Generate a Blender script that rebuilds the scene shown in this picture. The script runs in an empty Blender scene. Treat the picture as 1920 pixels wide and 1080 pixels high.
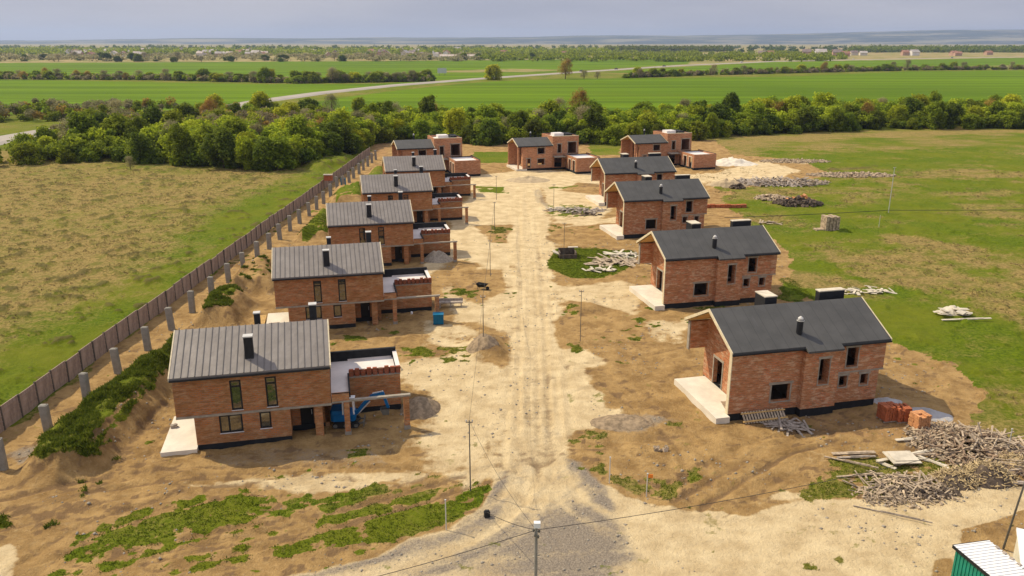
import bpy, bmesh, math, random
import numpy as np
from mathutils import Vector, Matrix
R = math.radians
SC = bpy.context.scene
COL = SC.collection

# ------------------------------------------------------------------ camera, sky, sun, exposure
F_PX, CAM_H, HOR = 1500.0, 29.0, 78.0            # focal length in px of a 1920 wide frame
PITCH = math.atan((540 - HOR) / F_PX)
cam_d = bpy.data.cameras.new('camera'); cam = bpy.data.objects.new('camera', cam_d); COL.objects.link(cam)
cam.location = (0, 0, CAM_H); cam.rotation_euler = (R(90) - PITCH, 0, 0)
cam_d.sensor_width = 36; cam_d.lens = 36 * F_PX / 1920; cam_d.clip_start = 0.5; cam_d.clip_end = 60000
SC.camera = cam

SUNDIR = Vector((-4.75, 2.2, 5.8)).normalized()
world = bpy.data.worlds.new('World'); SC.world = world; world.use_nodes = True
nt = world.node_tree; nt.nodes.clear()
out = nt.nodes.new('ShaderNodeOutputWorld'); bg = nt.nodes.new('ShaderNodeBackground')
sky = nt.nodes.new('ShaderNodeTexSky'); sky.sky_type = 'NISHITA'; sky.sun_disc = False
sky.sun_elevation = math.asin(SUNDIR.z); sky.sun_rotation = math.atan2(SUNDIR.x, SUNDIR.y)
sky.air_density = 1.2; sky.dust_density = 2.0
tc = nt.nodes.new('ShaderNodeTexCoord'); mp = nt.nodes.new('ShaderNodeMapping'); mp.inputs['Scale'].default_value = (1.6, 1.6, 11)
cn = nt.nodes.new('ShaderNodeTexNoise'); cn.inputs['Scale'].default_value = 1.6; cn.inputs['Detail'].default_value = 7
cr = nt.nodes.new('ShaderNodeValToRGB')
cr.color_ramp.elements[0].position = 0.36; cr.color_ramp.elements[0].color = (4.1, 4.2, 5.1, 1)
cr.color_ramp.elements[1].position = 0.62; cr.color_ramp.elements[1].color = (5.3, 5.2, 5.8, 1)
mx = nt.nodes.new('ShaderNodeMix'); mx.data_type = 'RGBA'; mx.inputs[0].default_value = 0.92
nt.links.new(tc.outputs['Generated'], mp.inputs['Vector']); nt.links.new(mp.outputs[0], cn.inputs['Vector'])
nt.links.new(cn.outputs['Fac'], cr.inputs[0]); nt.links.new(sky.outputs[0], mx.inputs[6]); nt.links.new(cr.outputs[0], mx.inputs[7])
sx = nt.nodes.new('ShaderNodeSeparateXYZ'); nt.links.new(tc.outputs['Generated'], sx.inputs[0])
er = nt.nodes.new('ShaderNodeMapRange'); er.interpolation_type = 'SMOOTHSTEP'; er.inputs[1].default_value = 0.12; er.inputs[2].default_value = 0.7; er.inputs[3].default_value = 1.0; er.inputs[4].default_value = 1.65
nt.links.new(sx.outputs[2], er.inputs[0]); vs = nt.nodes.new('ShaderNodeVectorMath'); vs.operation = 'SCALE'; nt.links.new(mx.outputs[2], vs.inputs[0]); nt.links.new(er.outputs[0], vs.inputs[3])
nt.links.new(vs.outputs[0], bg.inputs[0]); bg.inputs[1].default_value = 0.1; nt.links.new(bg.outputs[0], out.inputs[0])

sd = bpy.data.lights.new('sun', 'SUN'); sd.energy = 4.6; sd.angle = R(0.6); sd.color = (1.0, 0.87, 0.64)
sun = bpy.data.objects.new('sun', sd); COL.objects.link(sun); sun.location = (-60, 20, 80)
sun.rotation_euler = SUNDIR.to_track_quat('Z', 'Y').to_euler()
SC.view_settings.view_transform = 'Standard'; SC.view_settings.look = 'None'
SC.view_settings.gamma = 1.0; SC.view_settings.exposure = 0.02

# ------------------------------------------------------------------ helpers
def G(x, y, z=0.0):
    """ground point seen at pixel x, y of the 1920 x 1080 frame"""
    a = (x - 960) / F_PX; b = (540 - y) / F_PX
    dy = math.cos(PITCH) + b * math.sin(PITCH); dz = -math.sin(PITCH) + b * math.cos(PITCH)
    t = (z - CAM_H) / dz
    return (a * t, dy * t)

rng = np.random.default_rng(7); random.seed(7)
def _hash(ix, iy, seed):
    h = (ix.astype(np.int64) * 374761393 + iy.astype(np.int64) * 668265263 + seed * 1442695041) & 0xffffffff
    h = ((h ^ (h >> 13)) * 1274126177) & 0xffffffff
    h = (h ^ (h >> 16)) & 0xffffffff
    return h / 4294967295.0
def vn(x, y, s, seed=0):
    x = np.asarray(x) / s; y = np.asarray(y) / s
    ix = np.floor(x); iy = np.floor(y); fx = x - ix; fy = y - iy
    fx = fx * fx * (3 - 2 * fx); fy = fy * fy * (3 - 2 * fy)
    a = _hash(ix, iy, seed); b = _hash(ix + 1, iy, seed); c = _hash(ix, iy + 1, seed); d = _hash(ix + 1, iy + 1, seed)
    return (a * (1 - fx) + b * fx) * (1 - fy) + (c * (1 - fx) + d * fx) * fy
def fbm(x, y, s, seed=0, o=4):
    t = 0; w = 0; a = 1.0
    for k in range(o):
        t = t + a * vn(x, y, s / 2 ** k, seed + 17 * k); w += a; a *= 0.55
    return t / w
def sstep(a, b, x):
    t = np.clip((x - a) / (b - a), 0, 1); return t * t * (3 - 2 * t)

ORD = 'first second third fourth fifth sixth seventh eighth ninth tenth eleventh twelfth thirteenth fourteenth fifteenth sixteenth seventeenth eighteenth nineteenth'.split()
ORD += ['twentieth'] + ['twenty-'+w for w in ORD[:9]] + ['thirtieth'] + ['thirty-'+w for w in ORD[:9]] + ['fortieth'] + ['forty-'+w for w in ORD[:9]]
class MB:
    """collects shapes into one mesh"""
    def __init__(s): s.v = []; s.f = []
    def quadmesh(s, vs, fs):
        o = len(s.v); s.v += [tuple(p) for p in vs]; s.f += [tuple(i + o for i in f) for f in fs]
    def box(s, x0, x1, y0, y1, z0, z1):
        s.quadmesh([(x0,y0,z0),(x1,y0,z0),(x1,y1,z0),(x0,y1,z0),(x0,y0,z1),(x1,y0,z1),(x1,y1,z1),(x0,y1,z1)],
                   [(0,3,2,1),(4,5,6,7),(0,1,5,4),(1,2,6,5),(2,3,7,6),(3,0,4,7)])
    def obox(s, c, sx, sy, sz, M=None):
        """oriented box centred at c"""
        M = M or Matrix.Identity(3)
        vs = [Vector(c) + M @ Vector((a*sx/2, b*sy/2, d*sz/2)) for d in (-1,1) for b in (-1,1) for a in (-1,1)]
        s.quadmesh(vs, [(0,2,3,1),(4,5,7,6),(0,1,5,4),(1,3,7,5),(3,2,6,7),(2,0,4,6)])
    def bar(s, p, q, w, h=None):
        p = Vector(p); q = Vector(q); d = q - p; h = h or w
        M = d.to_track_quat('X', 'Z').to_matrix()
        s.obox((p+q)/2, d.length, w, h, M)
    def tube(s, pts, r, n=8, cap=True):
        rs = r if isinstance(r, (list, tuple)) else [r]*len(pts)
        rings = []
        for i, p in enumerate(pts):
            p = Vector(p); d = Vector(pts[min(i+1, len(pts)-1)]) - Vector(pts[max(i-1, 0)])
            M = d.to_track_quat('Z', 'Y').to_matrix(); o = len(s.v)
            for k in range(n):
                a = 2*math.pi*k/n; s.v.append(tuple(p + M @ Vector((math.cos(a)*rs[i], math.sin(a)*rs[i], 0))))
            rings.append(o)
        for a, b in zip(rings, rings[1:]):
            for k in range(n): s.f.append((a+k, a+(k+1)%n, b+(k+1)%n, b+k))
        if cap:
            s.f.append(tuple(rings[0]+k for k in reversed(range(n)))); s.f.append(tuple(rings[-1]+k for k in range(n)))
    def prism(s, poly, z0, z1):
        """poly in xy, extruded in z"""
        n = len(poly); s.quadmesh([(x,y,z0) for x,y in poly]+[(x,y,z1) for x,y in poly],
            [tuple(reversed(range(n))), tuple(range(n,2*n))]+[(i,(i+1)%n,n+(i+1)%n,n+i) for i in range(n)])
    def prism_yz(s, poly, x0, x1):
        n = len(poly); s.quadmesh([(x0,y,z) for y,z in poly]+[(x1,y,z) for y,z in poly],
            [tuple(reversed(range(n))), tuple(range(n,2*n))]+[(i,(i+1)%n,n+(i+1)%n,n+i) for i in range(n)])
    def wall(s, p0, p1, z0, z1, th, ops=()):
        """wall from p0 to p1 (outer face), thickness th to the left of p0->p1, real openings (a0,a1,z0,z1)"""
        p0 = Vector((*p0, 0)); p1 = Vector((*p1, 0)); L = (p1-p0).length; d = (p1-p0)/L; n = Vector((-d.y, d.x, 0))*th
        A = sorted({0.0, L, *[min(max(o[0],0),L) for o in ops], *[min(max(o[1],0),L) for o in ops]})
        Z = sorted({z0, z1, *[min(max(o[2],z0),z1) for o in ops], *[min(max(o[3],z0),z1) for o in ops]})
        def solid(i, j):
            if i < 0 or j < 0 or i >= len(A)-1 or j >= len(Z)-1: return False
            a = (A[i]+A[i+1])/2; z = (Z[j]+Z[j+1])/2
            return not any(o[0] < a < o[1] and o[2] < z < o[3] for o in ops)
        P = lambda a, z, k: tuple(p0 + d*a + n*k + Vector((0,0,z)))
        for i in range(len(A)-1):
            for j in range(len(Z)-1):
                if not solid(i, j): continue
                a0, a1, b0, b1 = A[i], A[i+1], Z[j], Z[j+1]
                s.quadmesh([P(a0,b0,0),P(a1,b0,0),P(a1,b1,0),P(a0,b1,0)], [(0,1,2,3)])
                s.quadmesh([P(a0,b0,1),P(a1,b0,1),P(a1,b1,1),P(a0,b1,1)], [(3,2,1,0)])
                if not solid(i-1,j): s.quadmesh([P(a0,b0,0),P(a0,b1,0),P(a0,b1,1),P(a0,b0,1)], [(0,1,2,3)])
                if not solid(i+1,j): s.quadmesh([P(a1,b0,0),P(a1,b1,0),P(a1,b1,1),P(a1,b0,1)], [(3,2,1,0)])
                if not solid(i,j-1): s.quadmesh([P(a0,b0,0),P(a1,b0,0),P(a1,b0,1),P(a0,b0,1)], [(3,2,1,0)])
                if not solid(i,j+1): s.quadmesh([P(a0,b1,0),P(a1,b1,0),P(a1,b1,1),P(a0,b1,1)], [(0,1,2,3)])
    def build(s, name, mat, parent=None, smooth=False):
        me = bpy.data.meshes.new(name); me.from_pydata(s.v, [], s.f); me.update()
        o = bpy.data.objects.new(name, me); COL.objects.link(o); o.parent = parent
        if mat: me.materials.append(mat)
        if smooth:
            for p in me.polygons: p.use_smooth = True
        return o

def np_mesh(name, V, Fq, mat, parent=None, attrs=None, smooth=False):
    """V (n,3), Fq (m,4) arrays"""
    me = bpy.data.meshes.new(name); V = np.asarray(V, np.float32); Fq = np.asarray(Fq, np.int32); k = Fq.shape[1]
    me.vertices.add(len(V)); me.vertices.foreach_set('co', V.ravel())
    me.loops.add(Fq.size); me.loops.foreach_set('vertex_index', Fq.ravel())
    me.polygons.add(len(Fq)); me.polygons.foreach_set('loop_start', np.arange(0, Fq.size, k, dtype=np.int32))
    me.polygons.foreach_set('loop_total', np.full(len(Fq), k, np.int32))
    if smooth: me.polygons.foreach_set('use_smooth', np.ones(len(Fq), bool))
    me.update(calc_edges=True)
    for n, arr in (attrs or {}).items():
        at = me.attributes.new(n, 'FLOAT_COLOR', 'POINT'); at.data.foreach_set('color', np.asarray(arr, np.float32).ravel())
    me.materials.append(mat)
    o = bpy.data.objects.new(name, me); COL.objects.link(o); o.parent = parent
    return o

def tag(o, label=None, cat=None, group=None, kind=None):
    if label: o['label'] = label
    if cat: o['category'] = cat
    if group: o['group'] = group
    if kind: o['kind'] = kind
    return o
def empty(name, loc, rz=0):
    o = bpy.data.objects.new(name, None); COL.objects.link(o); o.location = loc; o.rotation_euler = (0,0,rz); o.empty_display_size = 0.3
    return o
def copy_tree(o, parent=None):
    c = o.copy(); COL.objects.link(c); c.parent = parent
    for ch in [k for k in COL.objects if k.parent == o]: copy_tree(ch, c)
    return c

# ------------------------------------------------------------------ materials
def newmat(name):
    m = bpy.data.materials.new(name); m.use_nodes = True; t = m.node_tree
    return m, t, t.nodes['Principled BSDF']
def N(t, kind, **kw):
    n = t.nodes.new(kind)
    for k, v in kw.items():
        if k in n.inputs: n.inputs[k].default_value = v
        else: setattr(n, k, v)
    return n
def mixc(t, fac, a, b, mode='MIX'):
    m = t.nodes.new('ShaderNodeMix'); m.data_type = 'RGBA'; m.blend_type = mode
    for i, s in ((0, fac), (6, a), (7, b)):
        if isinstance(s, (int, float)): m.inputs[i].default_value = s
        elif isinstance(s, tuple): m.inputs[i].default_value = (*s[:3], 1)
        else: t.links.new(s, m.inputs[i])
    return m.outputs[2]
def math_(t, op, a, b=0.0, c=None, clamp=False):
    m = t.nodes.new('ShaderNodeMath'); m.operation = op; m.use_clamp = clamp
    for i, s in enumerate((a, b) if c is None else (a, b, c)):
        if isinstance(s, (int, float)): m.inputs[i].default_value = s
        else: t.links.new(s, m.inputs[i])
    return m.outputs[0]
def noise(t, scale, detail=4, rough=0.6, vec=None):
    n = N(t, 'ShaderNodeTexNoise'); n.inputs['Scale'].default_value = scale; n.inputs['Detail'].default_value = detail; n.inputs['Roughness'].default_value = rough
    if vec is not None: t.links.new(vec, n.inputs['Vector'])
    return n.outputs['Fac']
def ramp(t, fac, a, b):
    r = N(t, 'ShaderNodeMapRange'); r.interpolation_type = 'SMOOTHSTEP'; t.links.new(fac, r.inputs[0]); r.inputs[1].default_value = a; r.inputs[2].default_value = b
    return r.outputs[0]
def bump(t, bsdf, h, strength=0.4, dist=0.05):
    b = N(t, 'ShaderNodeBump'); b.inputs['Strength'].default_value = strength; b.inputs['Distance'].default_value = dist
    t.links.new(h, b.inputs['Height']); t.links.new(b.outputs[0], bsdf.inputs['Normal'])
def objco(t):
    return N(t, 'ShaderNodeTexCoord').outputs['Object']

def simple(name, col, rough=0.8, var=0.15, scale=2.0, bumps=0.0, metal=0.0, bdist=0.03):
    m, t, b = newmat(name); co = objco(t); n = noise(t, scale, 5, 0.6, co)
    d = tuple(c*(1-var) for c in col); l = tuple(min(1, c*(1+var)) for c in col)
    t.links.new(mixc(t, ramp(t, n, 0.3, 0.7), d, l), b.inputs['Base Color'])
    b.inputs['Roughness'].default_value = rough; b.inputs['Metallic'].default_value = metal
    b.inputs['Specular IOR Level'].default_value = 0.25
    if bumps: bump(t, b, noise(t, scale*6, 4, 0.6, co), bumps, bdist)
    return m

def brick_mat(name, red, brown, pale, palefac=0.5):
    m, t, b = newmat(name); co = objco(t)
    sp = N(t, 'ShaderNodeSeparateXYZ'); t.links.new(co, sp.inputs[0])
    cb = N(t, 'ShaderNodeCombineXYZ'); t.links.new(math_(t, 'ADD', sp.outputs[0], sp.outputs[1]), cb.inputs[0]); t.links.new(sp.outputs[2], cb.inputs[1])
    oi = N(t, 'ShaderNodeObjectInfo')
    br = N(t, 'ShaderNodeTexBrick'); t.links.new(cb.outputs[0], br.inputs['Vector'])
    br.inputs['Scale'].default_value = 1.0; br.inputs['Brick Width'].default_value = 0.32; br.inputs['Row Height'].default_value = 0.15
    br.inputs['Mortar Size'].default_value = 0.014; br.inputs['Mortar Smooth'].default_value = 0.3
    br.inputs['Color1'].default_value = (*red, 1); br.inputs['Color2'].default_value = (*brown, 1); br.inputs['Mortar'].default_value = (0.25, 0.21, 0.165, 1)
    br.inputs['Bias'].default_value = -0.1
    off = N(t, 'ShaderNodeVectorMath'); off.operation = 'ADD'; t.links.new(co, off.inputs[0])
    cr_ = N(t, 'ShaderNodeCombineXYZ'); mm = math_(t, 'MULTIPLY', oi.outputs['Random'], 40.0)
    for i in range(3): t.links.new(mm, cr_.inputs[i])
    t.links.new(cr_.outputs[0], off.inputs[1])
    n1 = noise(t, 0.55, 5, 0.65, off.outputs[0]); s2 = N(t, 'ShaderNodeMapping'); s2.inputs['Scale'].default_value = (1, 1, 2.6); t.links.new(off.outputs[0], s2.inputs[0]); n2 = noise(t, 1.2, 7, 0.75, s2.outputs[0])
    st = N(t, 'ShaderNodeMapping'); st.inputs['Scale'].default_value = (1.0, 1.0, 5); t.links.new(off.outputs[0], st.inputs[0])
    n3 = noise(t, 1.5, 5, 0.7, st.outputs[0])
    c = mixc(t, ramp(t, n1, 0.42, 0.62), br.outputs['Color'], mixc(t, 0.75, br.outputs['Color'], brown))
    c = mixc(t, math_(t, 'MULTIPLY', ramp(t, n2, 0.47, 0.62), palefac), c, pale)
    c = mixc(t, math_(t, 'MULTIPLY', ramp(t, n3, 0.48, 0.6), 0.5), c, (0.17, 0.075, 0.032))
    sc = N(t, 'ShaderNodeHueSaturation'); sc.inputs['Saturation'].default_value = 1.0
    t.links.new(math_(t, 'MULTIPLY_ADD', oi.outputs['Random'], 0.2, 0.9), sc.inputs['Value']); t.links.new(c, sc.inputs['Color'])
    t.links.new(sc.outputs[0], b.inputs['Base Color']); b.inputs['Roughness'].default_value = 0.95; b.inputs['Specular IOR Level'].default_value = 0.1
    bump(t, b, math_(t, 'ADD', math_(t, 'MULTIPLY', br.outputs['Fac'], -1.0), noise(t, 9, 3, 0.6, co)), 0.5, 0.03)
    return m

M = {}
M['brick_w'] = brick_mat('brick_west', (0.50, 0.175, 0.055), (0.34, 0.165, 0.065), (0.48, 0.31, 0.17), 0.6)
M['brick_e'] = brick_mat('brick_east', (0.54, 0.18, 0.07), (0.42, 0.195, 0.09), (0.60, 0.42, 0.27), 0.65)
M['brick_r'] = brick_mat('brick_row', (0.56, 0.24, 0.11), (0.46, 0.22, 0.12), (0.60, 0.38, 0.24), 0.4)
M['brick_new'] = brick_mat('brick_new', (0.36, 0.08, 0.035), (0.24, 0.07, 0.035), (0.3, 0.15, 0.09), 0.2)
M['concrete'] = simple('concrete', (0.30, 0.265, 0.21), 0.95, 0.2, 1.5, 0.3)
M['slab'] = simple('terrace_screed', (0.66, 0.60, 0.49), 0.9, 0.1, 0.8, 0.2)
M['post'] = simple('post_concrete', (0.25, 0.235, 0.2), 0.95, 0.15, 2.5, 0.4)
M['plinth'] = simple('bitumen', (0.014, 0.015, 0.017), 0.75, 0.3, 2)
M['frame'] = simple('window_frame', (0.012, 0.013, 0.015), 0.5, 0.1)
M['membrane'] = simple('white_membrane', (0.66, 0.62, 0.58), 0.7, 0.08, 0.7)
M['trim'] = simple('trim_board', (0.62, 0.53, 0.35), 0.8, 0.12, 3)
M['wood'] = simple('fresh_wood', (0.52, 0.33, 0.12), 0.85, 0.2, 3)
M['oldwood'] = simple('weathered_wood', (0.38, 0.30, 0.21), 0.9, 0.3, 4)
M['greywood'] = simple('grey_wood', (0.32, 0.27, 0.22), 0.9, 0.3, 4)
M['sill'] = simple('sill_metal', (0.55, 0.55, 0.55), 0.4, 0.05, 3)
M['cap'] = simple('zinc_cap', (0.5, 0.49, 0.46), 0.5, 0.1, 3)
M['chim'] = simple('chimney_cladding', (0.016, 0.017, 0.02), 0.55, 0.2, 3)
M['plaster'] = simple('interior_shade', (0.12, 0.09, 0.065), 0.9, 0.1, 1)  # inner wall colour darkened to stand in for the shade of unlit rooms
M['blue'] = simple('blue_paint', (0.0, 0.10, 0.27), 0.4, 0.15, 2)
M['bluebox'] = simple('blue_plastic', (0.0, 0.12, 0.23), 0.5, 0.15, 2)
M['white'] = simple('white_paint', (0.78, 0.78, 0.76), 0.5, 0.04, 2)
M['cream'] = simple('cream_paint', (0.6, 0.56, 0.44), 0.6, 0.06, 2)
M['rubber'] = simple('rubber', (0.02, 0.02, 0.02), 0.8, 0.2, 4)
M['steel'] = simple('pole_steel', (0.12, 0.115, 0.10), 0.6, 0.15, 3)
M['wire'] = simple('wire', (0.05, 0.045, 0.04), 0.7, 0.1, 3)
M['orange'] = simple('orange_paint', (0.75, 0.22, 0.03), 0.6, 0.1, 3)
M['sheet'] = simple('pale_sheet', (0.55, 0.49, 0.38), 0.85, 0.15, 1.5, 0.3)
M['rubble'] = simple('rubble', (0.36, 0.28, 0.19), 0.95, 0.5, 3, 0.4)
M['rubble_d'] = simple('rubble_dark', (0.10, 0.075, 0.055), 0.95, 0.4, 3, 0.4)
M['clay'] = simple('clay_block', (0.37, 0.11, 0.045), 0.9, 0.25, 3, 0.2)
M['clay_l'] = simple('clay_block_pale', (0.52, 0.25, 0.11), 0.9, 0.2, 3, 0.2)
M['clay_d'] = simple('brown_chips', (0.23, 0.16, 0.105), 0.95, 0.4, 3); M['earth'] = simple('earth_gravel', (0.25, 0.185, 0.115), 0.98, 0.35, 2.5, 0.8); M['sand'] = simple('sand', (0.40, 0.31, 0.19), 0.98, 0.15, 1.2, 0.5)
M['greysand'] = simple('gravel_heap', (0.34, 0.29, 0.22), 0.98, 0.3, 3, 0.8); M['palesand'] = simple('grey_sand', (0.36, 0.35, 0.34), .98, .12, 2, .4)
M['straw'] = simple('straw', (0.43, 0.33, 0.18), 0.95, 0.3, 3, 0.5)

def fence_mat():
    m, t, b = newmat('fence_panel'); co = objco(t)
    st = N(t, 'ShaderNodeMapping'); st.inputs['Scale'].default_value = (1, 1.3, 0.35); t.links.new(co, st.inputs[0])
    c = mixc(t, ramp(t, noise(t, 1.6, 6, 0.7, st.outputs[0]), 0.35, 0.65), (0.23, 0.165, 0.125), (0.36, 0.27, 0.21))
    t.links.new(c, b.inputs['Base Color']); b.inputs['Roughness'].default_value = 0.95; bump(t, b, noise(t, 8, 3, 0.6, co), 0.4, 0.03)
    return m
M['fence'] = fence_mat(); M['fence_post'] = simple('fence_post', (0.10, 0.085, 0.07), 0.9, 0.2, 3)

def roof_seam():
    m, t, b = newmat('standing_seam'); co = objco(t)
    c = mixc(t, ramp(t, noise(t, 0.7, 4, 0.6, co), 0.3, 0.7), (0.18, 0.158, 0.138), (0.228, 0.203, 0.18))
    t.links.new(c, b.inputs['Base Color']); b.inputs['Roughness'].default_value = 0.55; b.inputs['Metallic'].default_value = 0.15
    bump(t, b, noise(t, 1.3, 2, 0.5, co), 0.5, 0.08); return m
def roof_felt():
    m, t, b = newmat('dark_membrane'); co = objco(t)
    c = mixc(t, ramp(t, noise(t, 0.5, 5, 0.65, co), 0.3, 0.7), (0.062, 0.062, 0.060), (0.082, 0.081, 0.078))
    st = N(t, 'ShaderNodeMapping'); st.inputs['Scale'].default_value = (1.6, 0.15, 0.3); t.links.new(co, st.inputs[0])
    wv = N(t, 'ShaderNodeTexWave'); wv.bands_direction = 'X'; wv.inputs['Scale'].default_value = 0.31; wv.inputs['Distortion'].default_value = 0.15; t.links.new(co, wv.inputs['Vector']); c = mixc(t, math_(t, 'MULTIPLY', ramp(t, wv.outputs['Fac'], .985, 1.0), .45), c, (0.03, 0.03, 0.03))
    c = mixc(t, math_(t, 'MULTIPLY', ramp(t, noise(t, 1.0, 4, 0.7, st.outputs[0]), 0.62, 0.75), 0.35), c, (0.11, 0.11, 0.115))
    t.links.new(c, b.inputs['Base Color']); b.inputs['Roughness'].default_value = 0.8; b.inputs['Specular IOR Level'].default_value = 0.3
    bump(t, b, noise(t, 5, 4, 0.6, co), 0.25, 0.03); return m
M['seam_rib'] = simple('seam_rib', (0.13, 0.12, 0.112), .6, .1, 1); M['seam'] = roof_seam(); M['felt'] = roof_felt()
def glass_mat():
    m, t, b = newmat('window_glass'); b.inputs['Base Color'].default_value = (0.03, 0.035, 0.03, 1)
    b.inputs['Roughness'].default_value = 0.04; b.inputs['IOR'].default_value = 1.9; b.inputs['Specular IOR Level'].default_value = 1.0; return m
M['glass'] = glass_mat()

def leaf_mat(name, dark, light, trans=0.25, tscale=0.45):
    m, t, b = newmat(name); co = objco(t); oi = N(t, 'ShaderNodeObjectInfo'); geo = N(t, 'ShaderNodeNewGeometry')
    f = math_(t, 'ADD', math_(t, 'MULTIPLY', noise(t, tscale, 3, 0.6, co), 0.9), math_(t, 'MULTIPLY', geo.outputs['Random Per Island'], 0.35))
    c = mixc(t, ramp(t, f, 0.35, 0.9), dark, light)
    h = N(t, 'ShaderNodeHueSaturation'); t.links.new(c, h.inputs['Color'])
    t.links.new(math_(t, 'MULTIPLY_ADD', oi.outputs['Random'], 0.03, 0.487), h.inputs['Hue'])
    t.links.new(math_(t, 'MULTIPLY_ADD', math_(t, 'FRACT', math_(t, 'MULTIPLY', oi.outputs['Random'], 7.3)), 0.5, 0.75), h.inputs['Value'])
    t.links.new(h.outputs[0], b.inputs['Base Color']); b.inputs['Roughness'].default_value = 0.8; b.inputs['Specular IOR Level'].default_value = 0.15
    tr = N(t, 'ShaderNodeBsdfTranslucent'); t.links.new(h.outputs[0], tr.inputs[0]); ms = N(t, 'ShaderNodeMixShader'); ms.inputs[0].default_value = trans
    t.links.new(b.outputs[0], ms.inputs[1]); t.links.new(tr.outputs[0], ms.inputs[2]); t.links.new(ms.outputs[0], t.nodes['Material Output'].inputs[0])
    return m
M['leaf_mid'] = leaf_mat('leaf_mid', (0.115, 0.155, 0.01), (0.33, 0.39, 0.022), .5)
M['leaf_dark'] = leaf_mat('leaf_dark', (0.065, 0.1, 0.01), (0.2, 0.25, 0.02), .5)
M['leaf_yel'] = leaf_mat('leaf_yellow', (0.22, 0.25, 0.012), (0.52, 0.54, 0.03), .5)
M['leaf_brn'] = leaf_mat('leaf_brown', (0.23, 0.15, 0.035), (0.44, 0.28, 0.06), .5)
M['leaf_grey'] = leaf_mat('leaf_grey', (0.2, 0.18, 0.085), (0.38, 0.335, 0.17), .5)
M['leaf_white'] = leaf_mat('blossom', (0.30, 0.32, 0.16), (0.6, 0.6, 0.42))
M['bark'] = simple('bark', (0.10, 0.075, 0.05), 0.95, 0.3, 3)
M['grass'] = leaf_mat('grass_blades', (0.045, 0.068, 0.007), (0.155, 0.18, 0.018), 0.4, 1.4)
M['drygrass'] = leaf_mat('dry_blades', (0.2, 0.15, 0.06), (0.38, 0.30, 0.13), 0.3, 0.8)

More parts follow.
